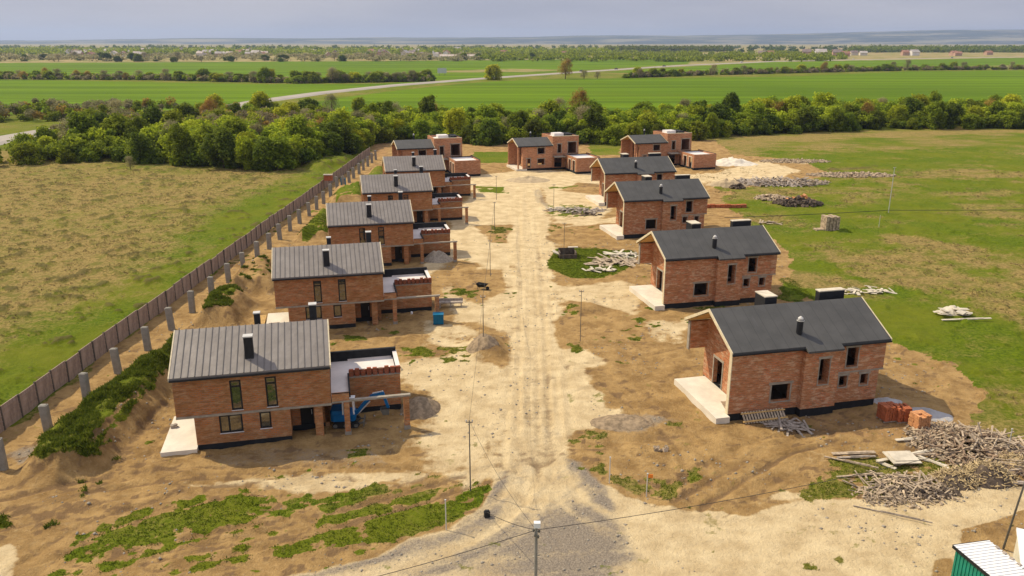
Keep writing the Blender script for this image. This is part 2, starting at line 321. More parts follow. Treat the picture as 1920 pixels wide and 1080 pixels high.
def ground_mat():
    m, t, b = newmat('ground'); co = objco(t)
    A = N(t, 'ShaderNodeAttribute'); A.attribute_name = 'ga'; B = N(t, 'ShaderNodeAttribute'); B.attribute_name = 'gb'
    sa = N(t, 'ShaderNodeSeparateColor'); t.links.new(A.outputs['Color'], sa.inputs[0])
    sb = N(t, 'ShaderNodeSeparateColor'); t.links.new(B.outputs['Color'], sb.inputs[0])
    grass, chalk, gravel, dark = sa.outputs[0], sa.outputs[1], sa.outputs[2], A.outputs['Alpha']
    dry, crop, bare, red = sb.outputs[0], sb.outputs[1], sb.outputs[2], B.outputs['Alpha']
    nf = noise(t, 2.6, 6, 0.7, co); nm = noise(t, 0.5, 6, 0.65, co); nl = noise(t, 0.09, 5, 0.6, co); nff = noise(t, 9.0, 4, 0.7, co)
    nfar = noise(t, 0.012, 5, 0.6, co)
    soil = mixc(t, ramp(t, nm, 0.3, 0.7), (0.245, 0.148, 0.056), (0.45, 0.292, 0.118))
    soil = mixc(t, math_(t, 'MULTIPLY', ramp(t, nf, 0.5, 0.75), 0.45), soil, (0.52, 0.38, 0.20))
    soil = mixc(t, math_(t, 'MULTIPLY', ramp(t, nff, 0.54, 0.72), 0.65), soil, (0.19, 0.11, 0.045))
    ch = mixc(t, ramp(t, nm, 0.3, 0.7), (0.50, 0.375, 0.205), (0.70, 0.56, 0.33))
    ch = mixc(t, math_(t, 'MULTIPLY', ramp(t, nff, 0.62, 0.8), 0.4), ch, (0.40, 0.29, 0.17))
    jit = math_(t, 'MULTIPLY', math_(t, 'SUBTRACT', math_(t, 'ADD', math_(t, 'MULTIPLY', nf, 0.6), math_(t, 'MULTIPLY', nm, 0.4)), 0.5), 1.6)
    c = mixc(t, ramp(t, math_(t, 'ADD', chalk, math_(t, 'MULTIPLY', jit, 0.7)), 0.25, 0.8), soil, ch)
    gv = mixc(t, ramp(t, nff, 0.35, 0.65), (0.20, 0.165, 0.125), (0.34, 0.285, 0.215))
    c = mixc(t, ramp(t, math_(t, 'ADD', gravel, math_(t, 'MULTIPLY', jit, .8)), 0.25, 0.85), c, gv)
    c = mixc(t, ramp(t, math_(t, 'ADD', red, math_(t, 'MULTIPLY', jit, 0.8)), 0.35, 0.8), c, mixc(t, nf, (0.27, 0.12, 0.06), (0.40, 0.22, 0.12)))
    c = mixc(t, math_(t, 'MULTIPLY', ramp(t, math_(t, 'ADD', dark, math_(t, 'MULTIPLY', jit, 0.8)), 0.3, 0.85), 0.75), c, (0.17, 0.105, 0.055))
    g = mixc(t, ramp(t, nf, 0.3, 0.7), (0.050, 0.085, 0.004), (0.15, 0.20, 0.008))
    g = mixc(t, ramp(t, nl, 0.35, 0.65), g, mixc(t, nm, (0.09, 0.115, 0.007), (0.195, 0.21, 0.014)))
    dg = mixc(t, ramp(t, nf, 0.3, 0.7), (0.16, 0.115, 0.035), (0.39, 0.285, 0.10))
    dg = mixc(t, math_(t, 'MULTIPLY', ramp(t, nm, 0.48, 0.62), 0.75), dg, (0.14, 0.14, 0.025))
    g = mixc(t, ramp(t, math_(t, 'ADD', dry, math_(t, 'MULTIPLY', jit, 1.1)), 0.2, 0.85), g, dg)
    g = mixc(t, math_(t, 'MULTIPLY', ramp(t, nf, 0.58, 0.68), 0.6), g, (0.06, 0.06, 0.018))
    c = mixc(t, ramp(t, math_(t, 'ADD', grass, math_(t, 'MULTIPLY', jit, .8)), 0.34, 0.70), c, g)
    c = mixc(t, math_(t, 'MULTIPLY', math_(t, 'MULTIPLY', ramp(t, red, .2, .6), grass), .75), c, mixc(t, nf, (0.085, 0.065, 0.022), (0.15, 0.12, 0.045)))
    st = N(t, 'ShaderNodeMapping'); st.inputs['Scale'].default_value = (0.003, 0.03, 1); st.inputs['Rotation'].default_value = (0, 0, -0.06); t.links.new(co, st.inputs[0])
    cp = mixc(t, ramp(t, noise(t, 1.0, 3, 0.6, st.outputs[0]), 0.35, 0.65), (0.075, 0.135, 0.001), (0.125, 0.21, 0.001))
    wl = N(t, 'ShaderNodeTexWave'); wl.bands_direction = 'Y'; wl.inputs['Scale'].default_value = 0.014; wl.inputs['Distortion'].default_value = 1.2; wl.inputs['Detail'].default_value = 1; wl.inputs['Detail Scale'].default_value = .2; t.links.new(co, wl.inputs['Vector'])
    cp = mixc(t, math_(t, 'MULTIPLY', ramp(t, wl.outputs['Fac'], .9, 1.0), .4), cp, (0.06, 0.085, 0.004))
    cp = mixc(t, math_(t, 'MULTIPLY', ramp(t, nfar, .5, .68), .35), cp, (0.11, 0.15, 0.004))
    c = mixc(t, crop, c, cp)
    br = mixc(t, ramp(t, nfar, 0.35, 0.65), (0.23, 0.21, 0.07), (0.36, 0.26, 0.13))
    br = mixc(t, ramp(t, noise(t, 0.03, 4, 0.7, co), 0.5, 0.62), br, (0.15, 0.18, 0.04))
    c = mixc(t, bare, c, br)
    t.links.new(c, b.inputs['Base Color']); b.inputs['Roughness'].default_value = 0.97; b.inputs['Specular IOR Level'].default_value = 0.08
    hh = math_(t, 'ADD', math_(t, 'MULTIPLY', nf, 0.6), math_(t, 'MULTIPLY', nff, 0.4))
    bump(t, b, hh, 1.0, 0.3)
    return m
M['ground'] = ground_mat()
M['asphalt'] = simple('highway_asphalt', (0.33, 0.295, 0.25), 0.9, 0.1, 0.05)

# ------------------------------------------------------------------ the ground sheet (one grid, its faces shared out between ground, road and fields)
ys = [-60, -40, -20, 0, 10, 18]; y = 22.0
while y < 300: ys.append(y); y *= 1.0040
while y < 16000: ys.append(y); y *= 1.012
ys = np.array(ys); NC = 820
tt = np.linspace(-1, 1, NC + 1)
YY, TT = np.meshgrid(ys, tt, indexing='ij')
XX = TT * np.maximum(45, 0.78 * YY + 26)
X = XX.ravel(); Y = YY.ravel(); n_v = len(X)
ga = np.zeros((n_v, 4)); gb = np.zeros((n_v, 4)); Z = np.zeros(n_v)
MASK = {'grass': (ga, 0), 'chalk': (ga, 1), 'gravel': (ga, 2), 'dark': (ga, 3), 'dry': (gb, 0), 'crop': (gb, 1), 'bare': (gb, 2), 'red': (gb, 3)}
wx = (fbm(X, Y, 6, 3) - .5); wy = (fbm(X, Y, 6, 9) - .5)

def polysd(px, py, poly):
    """signed distance, positive inside"""
    n = len(poly); inside = np.zeros(len(px), bool); d2 = np.full(len(px), 1e18)
    for i in range(n):
        ax, ay = poly[i]; bx, by = poly[(i+1) % n]
        ex, ey = bx-ax, by-ay; L = ex*ex+ey*ey + 1e-9
        t = np.clip(((px-ax)*ex+(py-ay)*ey)/L, 0, 1)
        d2 = np.minimum(d2, (px-ax-t*ex)**2+(py-ay-t*ey)**2)
        if ay != by:
            c = ((ay > py) != (by > py)) & (px < (bx-ax)*(py-ay)/(by-ay)+ax); inside ^= c
    return np.where(inside, 1, -1)*np.sqrt(d2)
def region(poly_px, soft=0.6, warp=2.0, world_pts=False):
    """0..1 coverage of a ground polygon given by the points where it is seen"""
    poly = poly_px if world_pts else [G(*q) for q in poly_px]
    xs = [q[0] for q in poly]; yy = [q[1] for q in poly]; mgn = soft + warp + 1
    idx = np.where((X > min(xs)-mgn) & (X < max(xs)+mgn) & (Y > min(yy)-mgn) & (Y < max(yy)+mgn))[0]
    sdv = polysd(X[idx]+wx[idx]*warp, Y[idx]+wy[idx]*warp, poly)
    return idx, sstep(-soft, soft, sdv)
def paint(mask, poly, val=1.0, soft=0.6, warp=2.0, **k):
    arr, ch = MASK[mask]; idx, w = region(poly, soft, warp, **k)
    arr[idx, ch] = arr[idx, ch]*(1-w) + val*w
def mound(poly, h, soft=1.2, rough=0.5, warp=1.5):
    idx, w = region(poly, soft, warp)
    Z[idx] += h*w*(1-rough*0.5+rough*fbm(X[idx], Y[idx], 2.2, 5))

# base: grass everywhere, then the building site
ga[:, 0] = 1.0
gb[:, 0] = 0.34 + 0.7*(fbm(X, Y, 26, 21) - .5) + .5*(fbm(X, Y, 4, 22)-.5)
W = dict(world_pts=True)
paint('dry', [(-400, 20), (-40, 20), (-40, 225), (-400, 225)], 0.80, 5, 6, **W)
i = np.where((X < -39.5) & (Y < 230))[0]
gb[i, 0] += 1.1*(fbm(X[i], Y[i], 22, 31) - .5)
# greener strip beside the fence
gb[i, 0] -= 0.62*np.exp(-((X[i]+44.5+2.5*wx[i])/7.0)**2)
paint('dry', [(1350, 300), (1500, 262), (1920, 250), (2200, 262), (2200, 240), (1500, 246), (1340, 262)], 0.75, 4, 6)
paint('red', [(250, 305), (330, 300), (440, 318), (600, 325), (560, 312), (380, 303)], 0.35, 2, 3)
SITE = [(-200, 1500), (-200, 960), (0, 812), (345, 551), (690, 294), (700, 268), (1340, 262), (1370, 290), (1500, 300), (1560, 330), (1400, 352), (1345, 372), (1370, 395), (1480, 470), (1480, 540), (1600, 600), (1665, 640), (1720, 660), (1800, 690), (1845, 735), (1850, 770), (1800, 800), (1860, 850), (1940, 890), (2300, 900), (2300, 1500)]
paint('grass', SITE, 0.0, 0.8, 2.5)
# cream tracks and trampled chalk
STREET = [(946, 880), (950, 780), (958, 660), (965, 560), (970, 450), (973, 385), (960, 352), (1010, 350), (1020, 385), (1030, 450), (1040, 560), (1050, 680), (1058, 800), (1075, 880)]
CROSS = [(-300, 1500), (430, 1092), (560, 1072), (700, 1040), (840, 996), (915, 948), (945, 880), (1075, 872), (1112, 905), (1180, 935), (1300, 962), (1400, 966), (1550, 940), (1700, 925), (1820, 912), (1960, 905), (2400, 880), (2400, 1500)]
for p, v, s in ((STREET, 0.95, 1.6), (CROSS, 1.0, 0.5),
    ([(720, 690), (860, 660), (960, 700), (960, 860), (930, 900), (860, 930), (800, 880), (790, 800), (820, 760)], 0.72, 1.5),
    ([(350, 905), (480, 890), (640, 882), (800, 890), (780, 912), (560, 915)], 0.75, 0.8),
    ([(830, 540), (965, 470), (965, 650), (900, 600), (850, 600)], 0.8, 1.2),
    ([(800, 600), (900, 620), (880, 660), (800, 650)], 0.6, 1.2),
    ([(790, 500), (860, 400), (890, 350), (975, 345), (975, 470), (930, 500), (850, 480), (800, 520)], 0.85, 1.5),
    ([(880, 330), (1000, 318), (1180, 325), (1180, 350), (1000, 350), (880, 355)], 0.85, 1.5),
    ([(1040, 650), (1110, 660), (1165, 690), (1130, 760), (1180, 775), (1160, 800), (1060, 810), (1040, 780)], 0.9, 1.0),
    ([(1040, 600), (1050, 540), (1160, 525), (1230, 545), (1190, 590), (1120, 580), (1070, 600)], 0.72, 1.2),
    ([(1200, 600), (1290, 600), (1300, 660), (1220, 640)], 0.6, 1.0),
    ([(1030, 430), (1200, 400), (1160, 440), (1040, 460)], 0.85, 1.0),
    ([(1020, 350), (1150, 335), (1150, 380), (1120, 420), (1030, 420)], 0.75, 1.0),
    ([(1260, 330), (1340, 325), (1430, 300), (1500, 320), (1430, 345), (1320, 345)], 0.8, 1.0),
    ([(1300, 345), (1400, 335), (1520, 345), (1560, 330), (1650, 325), (1640, 332), (1500, 350)], 0.6, 1.0),
    ([(1440, 300), (1540, 298), (1530, 308), (1430, 304)], 0.9, 1.0),
    ([(1430, 950), (1480, 925), (1540, 935), (1500, 950)], 0.8, 0.5),
    ([(-20, 1030), (30, 1010), (50, 1040), (20, 1090), (-30, 1090)], 0.8, 0.4),
    ([(560, 980), (700, 900), (760, 895), (650, 940)], 0.2, 0.4)):
    paint('chalk', p, v, s)
# brown bare patches
for p in ([(870, 505), (945, 505), (945, 545), (900, 575), (840, 550)], [(1025, 430), (1180, 415), (1170, 455), (1040, 460)], [(1060, 560), (1180, 585), (1180, 640), (1060, 640), (1050, 600)],
          [(1110, 690), (1300, 640), (1340, 740), (1300, 800), (1180, 790), (1130, 750)], [(1080, 340), (1150, 350), (1140, 368), (1050, 358)], [(890, 425), (960, 420), (955, 455), (920, 455)]):
    paint('chalk', p, 0.05, 0.9)
# darker churned soil, grey gravel
for p, v in (([(1130, 822), (1190, 812), (1275, 818), (1280, 828), (1180, 832), (1135, 836)], .7), ([(1150, 836), (1260, 832), (1280, 842), (1160, 846)], .6), ([(880, 640), (925, 635), (940, 665), (890, 672)], .6),
    ([(870, 510), (935, 505), (905, 520), (870, 535)], .35), ([(600, 620), (770, 640), (760, 655), (610, 645)], .25), ([(1380, 780), (1640, 760), (1680, 800), (1560, 812), (1400, 800)], .35),
    ([(0, 900), (180, 900), (260, 940), (120, 990), (0, 1000)], .22), ([(1170, 350), (1110, 342), (1070, 345), (1090, 352)], .5), ([(1030, 860), (1060, 800), (1290, 830), (1300, 900), (1200, 890)], .12)):
    paint('dark', p, v, 0.7)
for p, v in (([(925, 945), (968, 868), (1000, 858), (992, 880), (962, 935), (935, 968), (840, 1012), (700, 1052), (560, 1085), (520, 1080), (700, 1040), (850, 996)], .8), ([(1010, 790), (1045, 800), (1030, 830), (1022, 852), (1000, 850), (1005, 820)], .75),
    ([(1058, 860), (1078, 868), (1118, 915), (1125, 935), (1090, 925), (1068, 890)], .8), ([(1060, 950), (1140, 960), (1172, 985), (1170, 1010), (1130, 1020), (1040, 1020), (1040, 960)], .62), ([(980, 1050), (1100, 1030), (1195, 1035), (1160, 1070), (980, 1085), (900, 1085)], .62),
    ([(1000, 360), (1012, 352), (1030, 385), (1020, 392), (1004, 375)], .6), ([(920, 680), (960, 680), (962, 700), (930, 720)], .3), ([(20, 850), (80, 830), (100, 850), (50, 880)], .7), ([(140, 790), (180, 760), (200, 770), (170, 800)], .5),
    ([(1120, 780), (1190, 775), (1280, 790), (1200, 812), (1130, 810)], .7), ([(390, 850), (560, 835), (700, 845), (740, 870), (560, 880), (420, 880)], .45), ([(1640, 700), (1700, 690), (1760, 760), (1740, 790), (1650, 760)], .3),
    ([(1700, 980), (1740, 975), (1760, 1000), (1720, 1000)], .4), ([(1840, 940), (1900, 945), (1890, 960), (1850, 955)], .4)):
    paint('gravel', p, v, 0.6)
paint('gravel', [(925, 945), (975, 865), (1080, 868), (1130, 940), (1190, 1000), (1200, 1040), (1150, 1090), (520, 1090), (700, 1045), (850, 1000)], .66, 1.4, 3)
paint('gravel', [(1050, 950), (1140, 955), (1175, 985), (1180, 1030), (1150, 1085), (960, 1090), (1000, 1040), (1050, 1010)], .88, 1.6, 4)
paint('gravel', [(925, 950), (968, 868), (1000, 858), (975, 910), (940, 962), (840, 1012), (700, 1055), (540, 1085), (700, 1042), (850, 998)], 1.0, .5)
paint('gravel', [(1055, 858), (1082, 868), (1122, 915), (1150, 960), (1110, 960), (1080, 905)], .95, .5)
paint('gravel', [(1000, 780), (1030, 790), (1050, 800), (1035, 840), (1025, 860), (985, 875), (1000, 830)], .8, .6)
paint('gravel', [(990, 880), (1060, 875), (1100, 930), (1060, 950), (1000, 960), (950, 980), (960, 940)], .35, 1.2, 2)
paint('chalk', [(1800, 990), (1850, 980), (1920, 955), (2200, 930), (2200, 1050), (1800, 1030)], 0.0, 0.2, 0.6)
paint('chalk', [(1755, 1050), (1790, 1045), (1800, 1100), (1740, 1100)], 0.0, 0.3, 0.6)
paint('red', [(1380, 776), (1640, 756), (1740, 750), (1700, 830), (1500, 810), (1390, 805)], 0.45, 0.8)
paint('red', [(690, 262), (735, 262), (735, 290), (700, 300)], 0.5, 1.5); paint('red', [(1530, 318), (1650, 308), (1640, 318), (1540, 322)], .4, 1.5)
# weeds and turf on the site
for p, v in (([(100, 1040), (180, 980), (320, 930), (520, 915), (800, 910), (900, 905), (930, 912), (915, 945), (840, 985), (700, 1030), (560, 1065), (300, 1085), (100, 1085)], .56),
    ([(760, 960), (860, 930), (930, 908), (912, 945), (835, 990), (720, 1025), (640, 1040), (700, 990)], .85),
    ([(150, 1000), (260, 965), (330, 960), (420, 985), (240, 1000), (130, 1035)], .8), ([(520, 940), (690, 950), (700, 985), (560, 985), (500, 960)], .8),
    ([(70, 885), (120, 825), (200, 750), (300, 690), (330, 700), (260, 770), (190, 860), (120, 895)], .95), ([(250, 690), (330, 650), (335, 690), (270, 715)], .9),
    ([(385, 610), (385, 580), (430, 552), (455, 575), (440, 600)], .75), ([(450, 520), (510, 505), (512, 540), (460, 550)], .35), ([(560, 440), (612, 400), (612, 445), (570, 455)], .8), ([(625, 370), (680, 350), (680, 375), (630, 385)], .8), ([(685, 330), (720, 318), (720, 340), (690, 345)], .8),
    ([(1110, 885), (1150, 890), (1240, 905), (1300, 885), (1320, 900), (1270, 940), (1200, 930), (1130, 905)], .8),
    ([(1500, 940), (1560, 860), (1700, 840), (1880, 860), (1900, 900), (1700, 925), (1560, 935)], .62), ([(1650, 800), (1850, 820), (1920, 860), (1860, 890), (1800, 850)], .4),
    ([(1030, 465), (1100, 462), (1195, 470), (1190, 500), (1120, 522), (1060, 520), (1028, 500)], .95), ([(1025, 385), (1100, 382), (1110, 405), (1060, 408), (1020, 402)], .55),
    ([(885, 350), (945, 350), (952, 362), (900, 360)], .7), ([(918, 422), (955, 430), (950, 442), (920, 438)], .6), ([(930, 425), (955, 428), (955, 455), (930, 455)], .45),
    ([(1080, 350), (1020, 356), (1040, 350), (1090, 346)], .7), ([(750, 655), (810, 650), (870, 652), (880, 672), (840, 680), (760, 668)], .58), ([(820, 655), (870, 650), (875, 678), (830, 682)], .6),
    ([(640, 628), (690, 625), (690, 635), (640, 638)], .75), ([(650, 840), (690, 838), (690, 865), (650, 868)], .5), ([(860, 540), (900, 545), (890, 560), (860, 555)], .5), ([(940, 548), (965, 548), (965, 560), (945, 560)], .85),
    ([(1065, 645), (1100, 640), (1105, 660), (1075, 665)], .55), ([(1180, 635), (1200, 630), (1200, 650), (1180, 650)], .6), ([(1050, 575), (1080, 570), (1085, 590), (1055, 590)], .5), ([(1190, 590), (1240, 605), (1230, 615), (1190, 605)], .4),
    ([(1470, 1050), (1500, 1045), (1530, 1070), (1490, 1080)], .7), ([(1550, 1040), (1590, 1030), (1590, 1060), (1560, 1062)], .7), ([(1100, 262), (1170, 260), (1160, 290), (1110, 292)], .95), ([(885, 285), (955, 285), (955, 306), (890, 306)], .9),
    ([(0, 960), (30, 965), (25, 990), (0, 985)], .6), ([(1380, 340), (1340, 345), (1350, 360), (1400, 356)], .7), ([(1470, 520), (1520, 545), (1500, 570), (1460, 560)], .9), ([(1300, 575), (1400, 570), (1420, 590), (1320, 600)], .35)):
    paint('grass', p, v, 0.7)
for p in ([(100, 1040), (930, 908), (915, 950), (560, 1065), (100, 1085)],): paint('dry', p, 0.25, 1)
paint('dry', [(1030, 465), (1195, 470), (1190, 500), (1120, 522), (1028, 500)], -0.1, .6)
# bare straw patches in the right-hand field
for p, v in (([(1460, 500), (1560, 520), (1660, 540), (1640, 560), (1520, 545), (1470, 530)], .95), ([(1540, 470), (1640, 480), (1720, 470), (1840, 520), (1920, 540), (1920, 570), (1800, 560), (1680, 540), (1580, 510)], .88), ([(1640, 435), (1760, 450), (1900, 500), (1920, 520), (1800, 490), (1650, 450)], .8),
    ([(1820, 560), (1920, 540), (1920, 600), (1860, 600)], .8), ([(1780, 790), (1860, 800), (1840, 840), (1780, 820)], .7), ([(1540, 360), (1680, 350), (1760, 370), (1600, 385)], .6), ([(1880, 600), (1920, 595), (1920, 620)], .8), ([(1380, 400), (1480, 400), (1480, 425), (1400, 425)], .7), ([(1640, 340), (1900, 350), (1900, 380), (1700, 370)], .5)):
    paint('dry', p, v, 2.0, 5)
i = np.where((X > 30) & (Y < 290) & (ga[:, 0] > .5))[0]; gb[i, 0] += 1.0*(fbm(X[i], Y[i], 14, 41) - .5) + .9*(fbm(X[i]*.5, Y[i]*1.4, 5, 42) - .46)

# far fields
FIELDS = [
    [(-900, 152), (0, 149), (500, 158), (700, 157), (810, 152), (905, 150), (690, 167), (560, 181), (470, 200), (480, 214), (100, 216), (-900, 205)],
    [(-900, 120), (0, 118), (640, 115), (1000, 112), (1300, 110), (1290, 120), (1100, 131), (900, 146), (830, 150), (640, 150), (500, 150), (300, 142), (0, 144), (-900, 146)],
    [(930, 152), (1080, 147), (1300, 146), (1500, 143), (1700, 134), (1920, 132), (2900, 130), (2900, 212), (1500, 222), (640, 235), (560, 195), (700, 175), (820, 161)],
    [(1130, 136), (1300, 124), (1450, 116), (1700, 112), (1920, 108), (2900, 100), (2900, 122), (1920, 122), (1500, 132), (1300, 138)]]
for p in FIELDS: paint('crop', p, 1.0, 1.5, 0)
paint('crop', [(820, 133), (960, 129), (1060, 131), (1000, 135), (840, 136)], 0, 3, 0); paint('bare', [(820, 133), (960, 129), (1060, 131), (1000, 135), (840, 136)], .8, 3, 0)
far = sstep(900, 1150, Y) * (1 - gb[:, 1])
gb[:, 2] = np.maximum(gb[:, 2], far)
i = np.where(Y > 1900)[0]; gb[i, 1] = 0.55*sstep(.52, .6, fbm(X[i], Y[i]*.6, 900, 77))

# heights: undulation, embankments, wheel ruts
near = 1 - sstep(150, 260, Y)
Z += near*(0.22*(fbm(X, Y, 9, 51)-.5) + 0.34*(fbm(X, Y, 1.5, 52, 4)-.5)*(1-0.8*ga[:, 1]))
mound([(60, 888), (100, 835), (190, 755), (300, 685), (335, 640), (345, 680), (270, 780), (180, 872), (110, 900)], 1.9, 1.3, .9)
mound([(370, 612), (390, 575), (440, 550), (470, 575), (440, 610)], 1.7, 1.2, .9)
mound([(435, 552), (450, 515), (512, 500), (515, 545)], 1.8, 1.2, .9)
mound([(560, 450), (600, 405), (612, 400), (612, 450)], 1.6, 1.2, .9)
mound([(620, 385), (630, 362), (680, 350), (680, 385)], 1.5, 1.2, .9); mound([(685, 345), (700, 320), (720, 318), (720, 345)], 1.5, 1.2, .9)
mound([(560, 305), (640, 292), (670, 300), (600, 320)], 1.2, 2, .9)
mound([(880, 640), (925, 632), (940, 665), (890, 672)], .7, .9, .9)
mound([(1130, 822), (1275, 816), (1280, 828), (1135, 834)], -.25, .6, .5)
mound([(1060, 575), (1110, 562), (1130, 578), (1080, 590)], .5, .8, .6)
for k, (x0, w0) in enumerate(((0.9, .35), (3.3, .35), (-.4, .3), (4.4, .3))):
    c = x0 + 0.5*np.sin(Y/14+k) + .35*wx; i = np.where((np.abs(X-c) < 1.2) & (Y > 44) & (Y < 170))[0]
    g_ = np.exp(-((X[i]-c[i])/w0)**2); Z[i] -= .05*g_; ga[i, 3] += .16*g_*(.4+fbm(X[i]*3, Y[i]/3, 2, 61)); 
i = np.where((np.abs(X-2) < 9) & (Y < 180))[0]; ga[i, 1] += .5*(fbm(X[i]*4, Y[i]*.35, 2.5, 63)-.5)*ga[i, 1]
# swept wheel marks on the junction and the slope left of it
i = np.where((Y < 58) & (Y > 34))[0]
rr = np.hypot(X[i]+26, Y[i]-72); ss = fbm(rr*3, np.arctan2(Y[i]-72, X[i]+26)*9, 2.0, 66); w = (1-ga[i, 0])
ga[i, 3] += .9*np.clip(ss-.52, 0, 1)*w*(X[i] < -3); ga[i, 2] += 1.0*np.clip(ss-.5, 0, 1)*(ga[i, 1] > .6)*(X[i] < 6)
Z[i] += .28*(ss-.5)*w*(X[i] < -14)
i = np.where((X > -42) & (X < 40) & (Y < 200))[0]; ga[i, 1] += .22*(fbm(X[i], Y[i], 5, 71)-.5); ga[i, 3] += .35*np.clip(fbm(X[i], Y[i]*1.6, 4, 73)-.55, 0, 1)
# sparse weeds everywhere on the soil
ga[i, 0] += .55*np.clip(fbm(X[i], Y[i], 3.2, 81)-.60, 0, 1)*(ga[i, 1] < .6)*3
def track(px, gauge=1.7, rw=.22, dark=.5, depth=.05, chalk=0.0):
    P = [G(*q) for q in px]; Q = []
    for i in range(len(P)-1):                                   # smooth the line
        p0 = P[max(i-1, 0)]; p1, p2 = P[i], P[i+1]; p3 = P[min(i+2, len(P)-1)]
        for k in range(6):
            t = k/6; Q.append(tuple(.5*(2*p1[c]+(p2[c]-p0[c])*t+(2*p0[c]-5*p1[c]+4*p2[c]-p3[c])*t*t+(3*p1[c]-p0[c]-3*p2[c]+p3[c])*t**3) for c in (0, 1)))
    Q.append(P[-1]); xs = [q[0] for q in Q]; yy = [q[1] for q in Q]
    idx = np.where((X > min(xs)-2) & (X < max(xs)+2) & (Y > min(yy)-2) & (Y < max(yy)+2))[0]; d2 = np.full(len(idx), 1e9)
    for (ax, ay), (bx, by) in zip(Q, Q[1:]):
        ex, ey = bx-ax, by-ay; L = ex*ex+ey*ey+1e-9; t = np.clip(((X[idx]-ax)*ex+(Y[idx]-ay)*ey)/L, 0, 1); d2 = np.minimum(d2, (X[idx]-ax-t*ex)**2+(Y[idx]-ay-t*ey)**2)
    d = np.sqrt(d2); w = np.exp(-((d-gauge/2)/rw)**2)*(.35+.9*fbm(X[idx], Y[idx], 3, 201))
    ga[idx, 3] += dark*w; Z[idx] += -depth*w + depth*.8*np.exp(-((d-gauge/2-.4)/.2)**2); ga[idx, 0] *= 1-.8*np.clip(w, 0, 1); ga[idx, 1] += chalk*w; ga[idx, 2] *= 1-.22*np.clip(w*1.3, 0, 1)
for k, q in enumerate(([(1230, 935), (1330, 885), (1430, 838), (1540, 812)], [(1290, 945), (1400, 880), (1480, 838), (1620, 815)], [(1340, 955), (1420, 905), (1500, 862), (1580, 835)], [(1120, 700), (1200, 760), (1290, 840), (1310, 930)], [(1080, 690), (1180, 680), (1280, 660)], [(1090, 740), (1190, 720), (1290, 700)],
        [(0, 950), (150, 915), (300, 893), (500, 885), (780, 890)], [(0, 985), (120, 950), (260, 918), (420, 900), (640, 905)], [(40, 1075), (160, 1000), (330, 940), (480, 915)], [(0, 930), (100, 905), (240, 870), (330, 850)], [(180, 880), (250, 800), (320, 730)], [(230, 890), (290, 810), (330, 760)],
        [(300, 1055), (520, 1005), (760, 940), (930, 885)], [(200, 1060), (420, 1010), (660, 965), (860, 905)],
        [(420, 1085), (700, 1040), (900, 980), (985, 880), (995, 700), (990, 500)], [(560, 1088), (850, 1015), (960, 930), (1005, 820), (1003, 600), (994, 420)], [(760, 1088), (930, 1010), (1000, 920), (1020, 800), (1012, 600), (1002, 450)], [(500, 1088), (780, 1030), (930, 965), (1000, 860), (1010, 700)],
        [(1005, 700), (1022, 850), (1085, 945), (1250, 1000), (1500, 1010), (1900, 962)], [(1015, 650), (1040, 850), (1110, 930), (1300, 985), (1600, 985), (1920, 935)], [(1400, 1088), (1300, 1040), (1150, 990), (1040, 900), (1015, 780)], [(700, 1085), (1000, 1060), (1400, 1030), (1900, 990)],
        [(760, 760), (860, 800), (960, 850), (1000, 940)], [(800, 720), (900, 740), (980, 790), (1005, 860)], [(830, 800), (900, 750), (985, 640)], [(800, 870), (900, 850), (985, 760)], [(830, 620), (900, 610), (985, 540)], [(860, 480), (920, 470), (985, 420)], [(1000, 560), (1080, 540), (1190, 530)], [(1005, 500), (1060, 440), (1170, 430)])):
    track(q, dark=.5 if k < 14 else .10, depth=.07 if k < 14 else .03, rw=.24 if k < 14 else .38)
for q in ([(986, 880), (990, 600), (984, 450), (979, 360)], [(1012, 860), (1006, 600), (998, 450), (992, 360)], [(1030, 840), (1022, 600), (1008, 450), (1000, 360)]): track(q, dark=.17, depth=.05, rw=.3)
site = (X > -39) & (Y < 240)
nA = fbm(X, Y, 2.6, 301, 5); nB = fbm(X, Y*1.3, .9, 302, 4); nC = fbm(X, Y, .55, 303, 3)
nn_ = np.clip((.36*nA+.36*nB+.28*nC-.5)*3.0+.5, 0, 1)
patchy = sstep(-.14, .14, ga[:, 0]*1.08-nn_); keep = sstep(.93, 1.0, ga[:, 0])
ga[:, 0] = np.where(Y < 240, np.maximum(patchy, keep), ga[:, 0])
nD = np.clip((.45*fbm(X, Y, 4.5, 305, 5)+.35*nB+.2*nC-.5)*2.6+.5, 0, 1)
ga[:, 1] = np.where(site, .5*ga[:, 1] + .5*sstep(-.4, .35, ga[:, 1]*1.2-nD), ga[:, 1])
ga[:, 3] += np.where(site, .75*sstep(.58, .75, nB)*(1-.85*ga[:, 1]) + .35*sstep(.6, .75, nC)*(1-.6*ga[:, 1]), 0)
_i, _w = region([(955, 870), (962, 660), (970, 560), (974, 450), (978, 385), (972, 352), (1002, 350), (1010, 385), (1020, 450), (1028, 560), (1036, 680), (1046, 870)], 1.2, 1.0)
ga[_i, 1] = ga[_i, 1]*(1-.8*_w) + .8*_w*(.97 - .25*(fbm(X[_i]*3, Y[_i]*.25, 3, 333)-.4)); ga[_i, 0] *= 1-_w
tus = (Y < 230) & ((X < -41) | (X > 40)); tw = sstep(.60, .74, fbm(X, Y, 1.7, 307, 3))*np.where(X < 0, 1, .55)
Z += np.where(tus, .38*tw + .16*(fbm(X, Y, 3, 308)-.5), 0); gb[:, 0] += np.where(tus, .5*(nA-.5) + .45*(nB-.5) - .25*tw, 0); ga[:, 3] += np.where(tus, .0, 0)
gb[:, 3] += np.where(tus, .62*tw*np.where(X < 0, 1, .7), 0)
np.clip(ga, 0, 1, out=ga); np.clip(gb, 0, 1, out=gb)
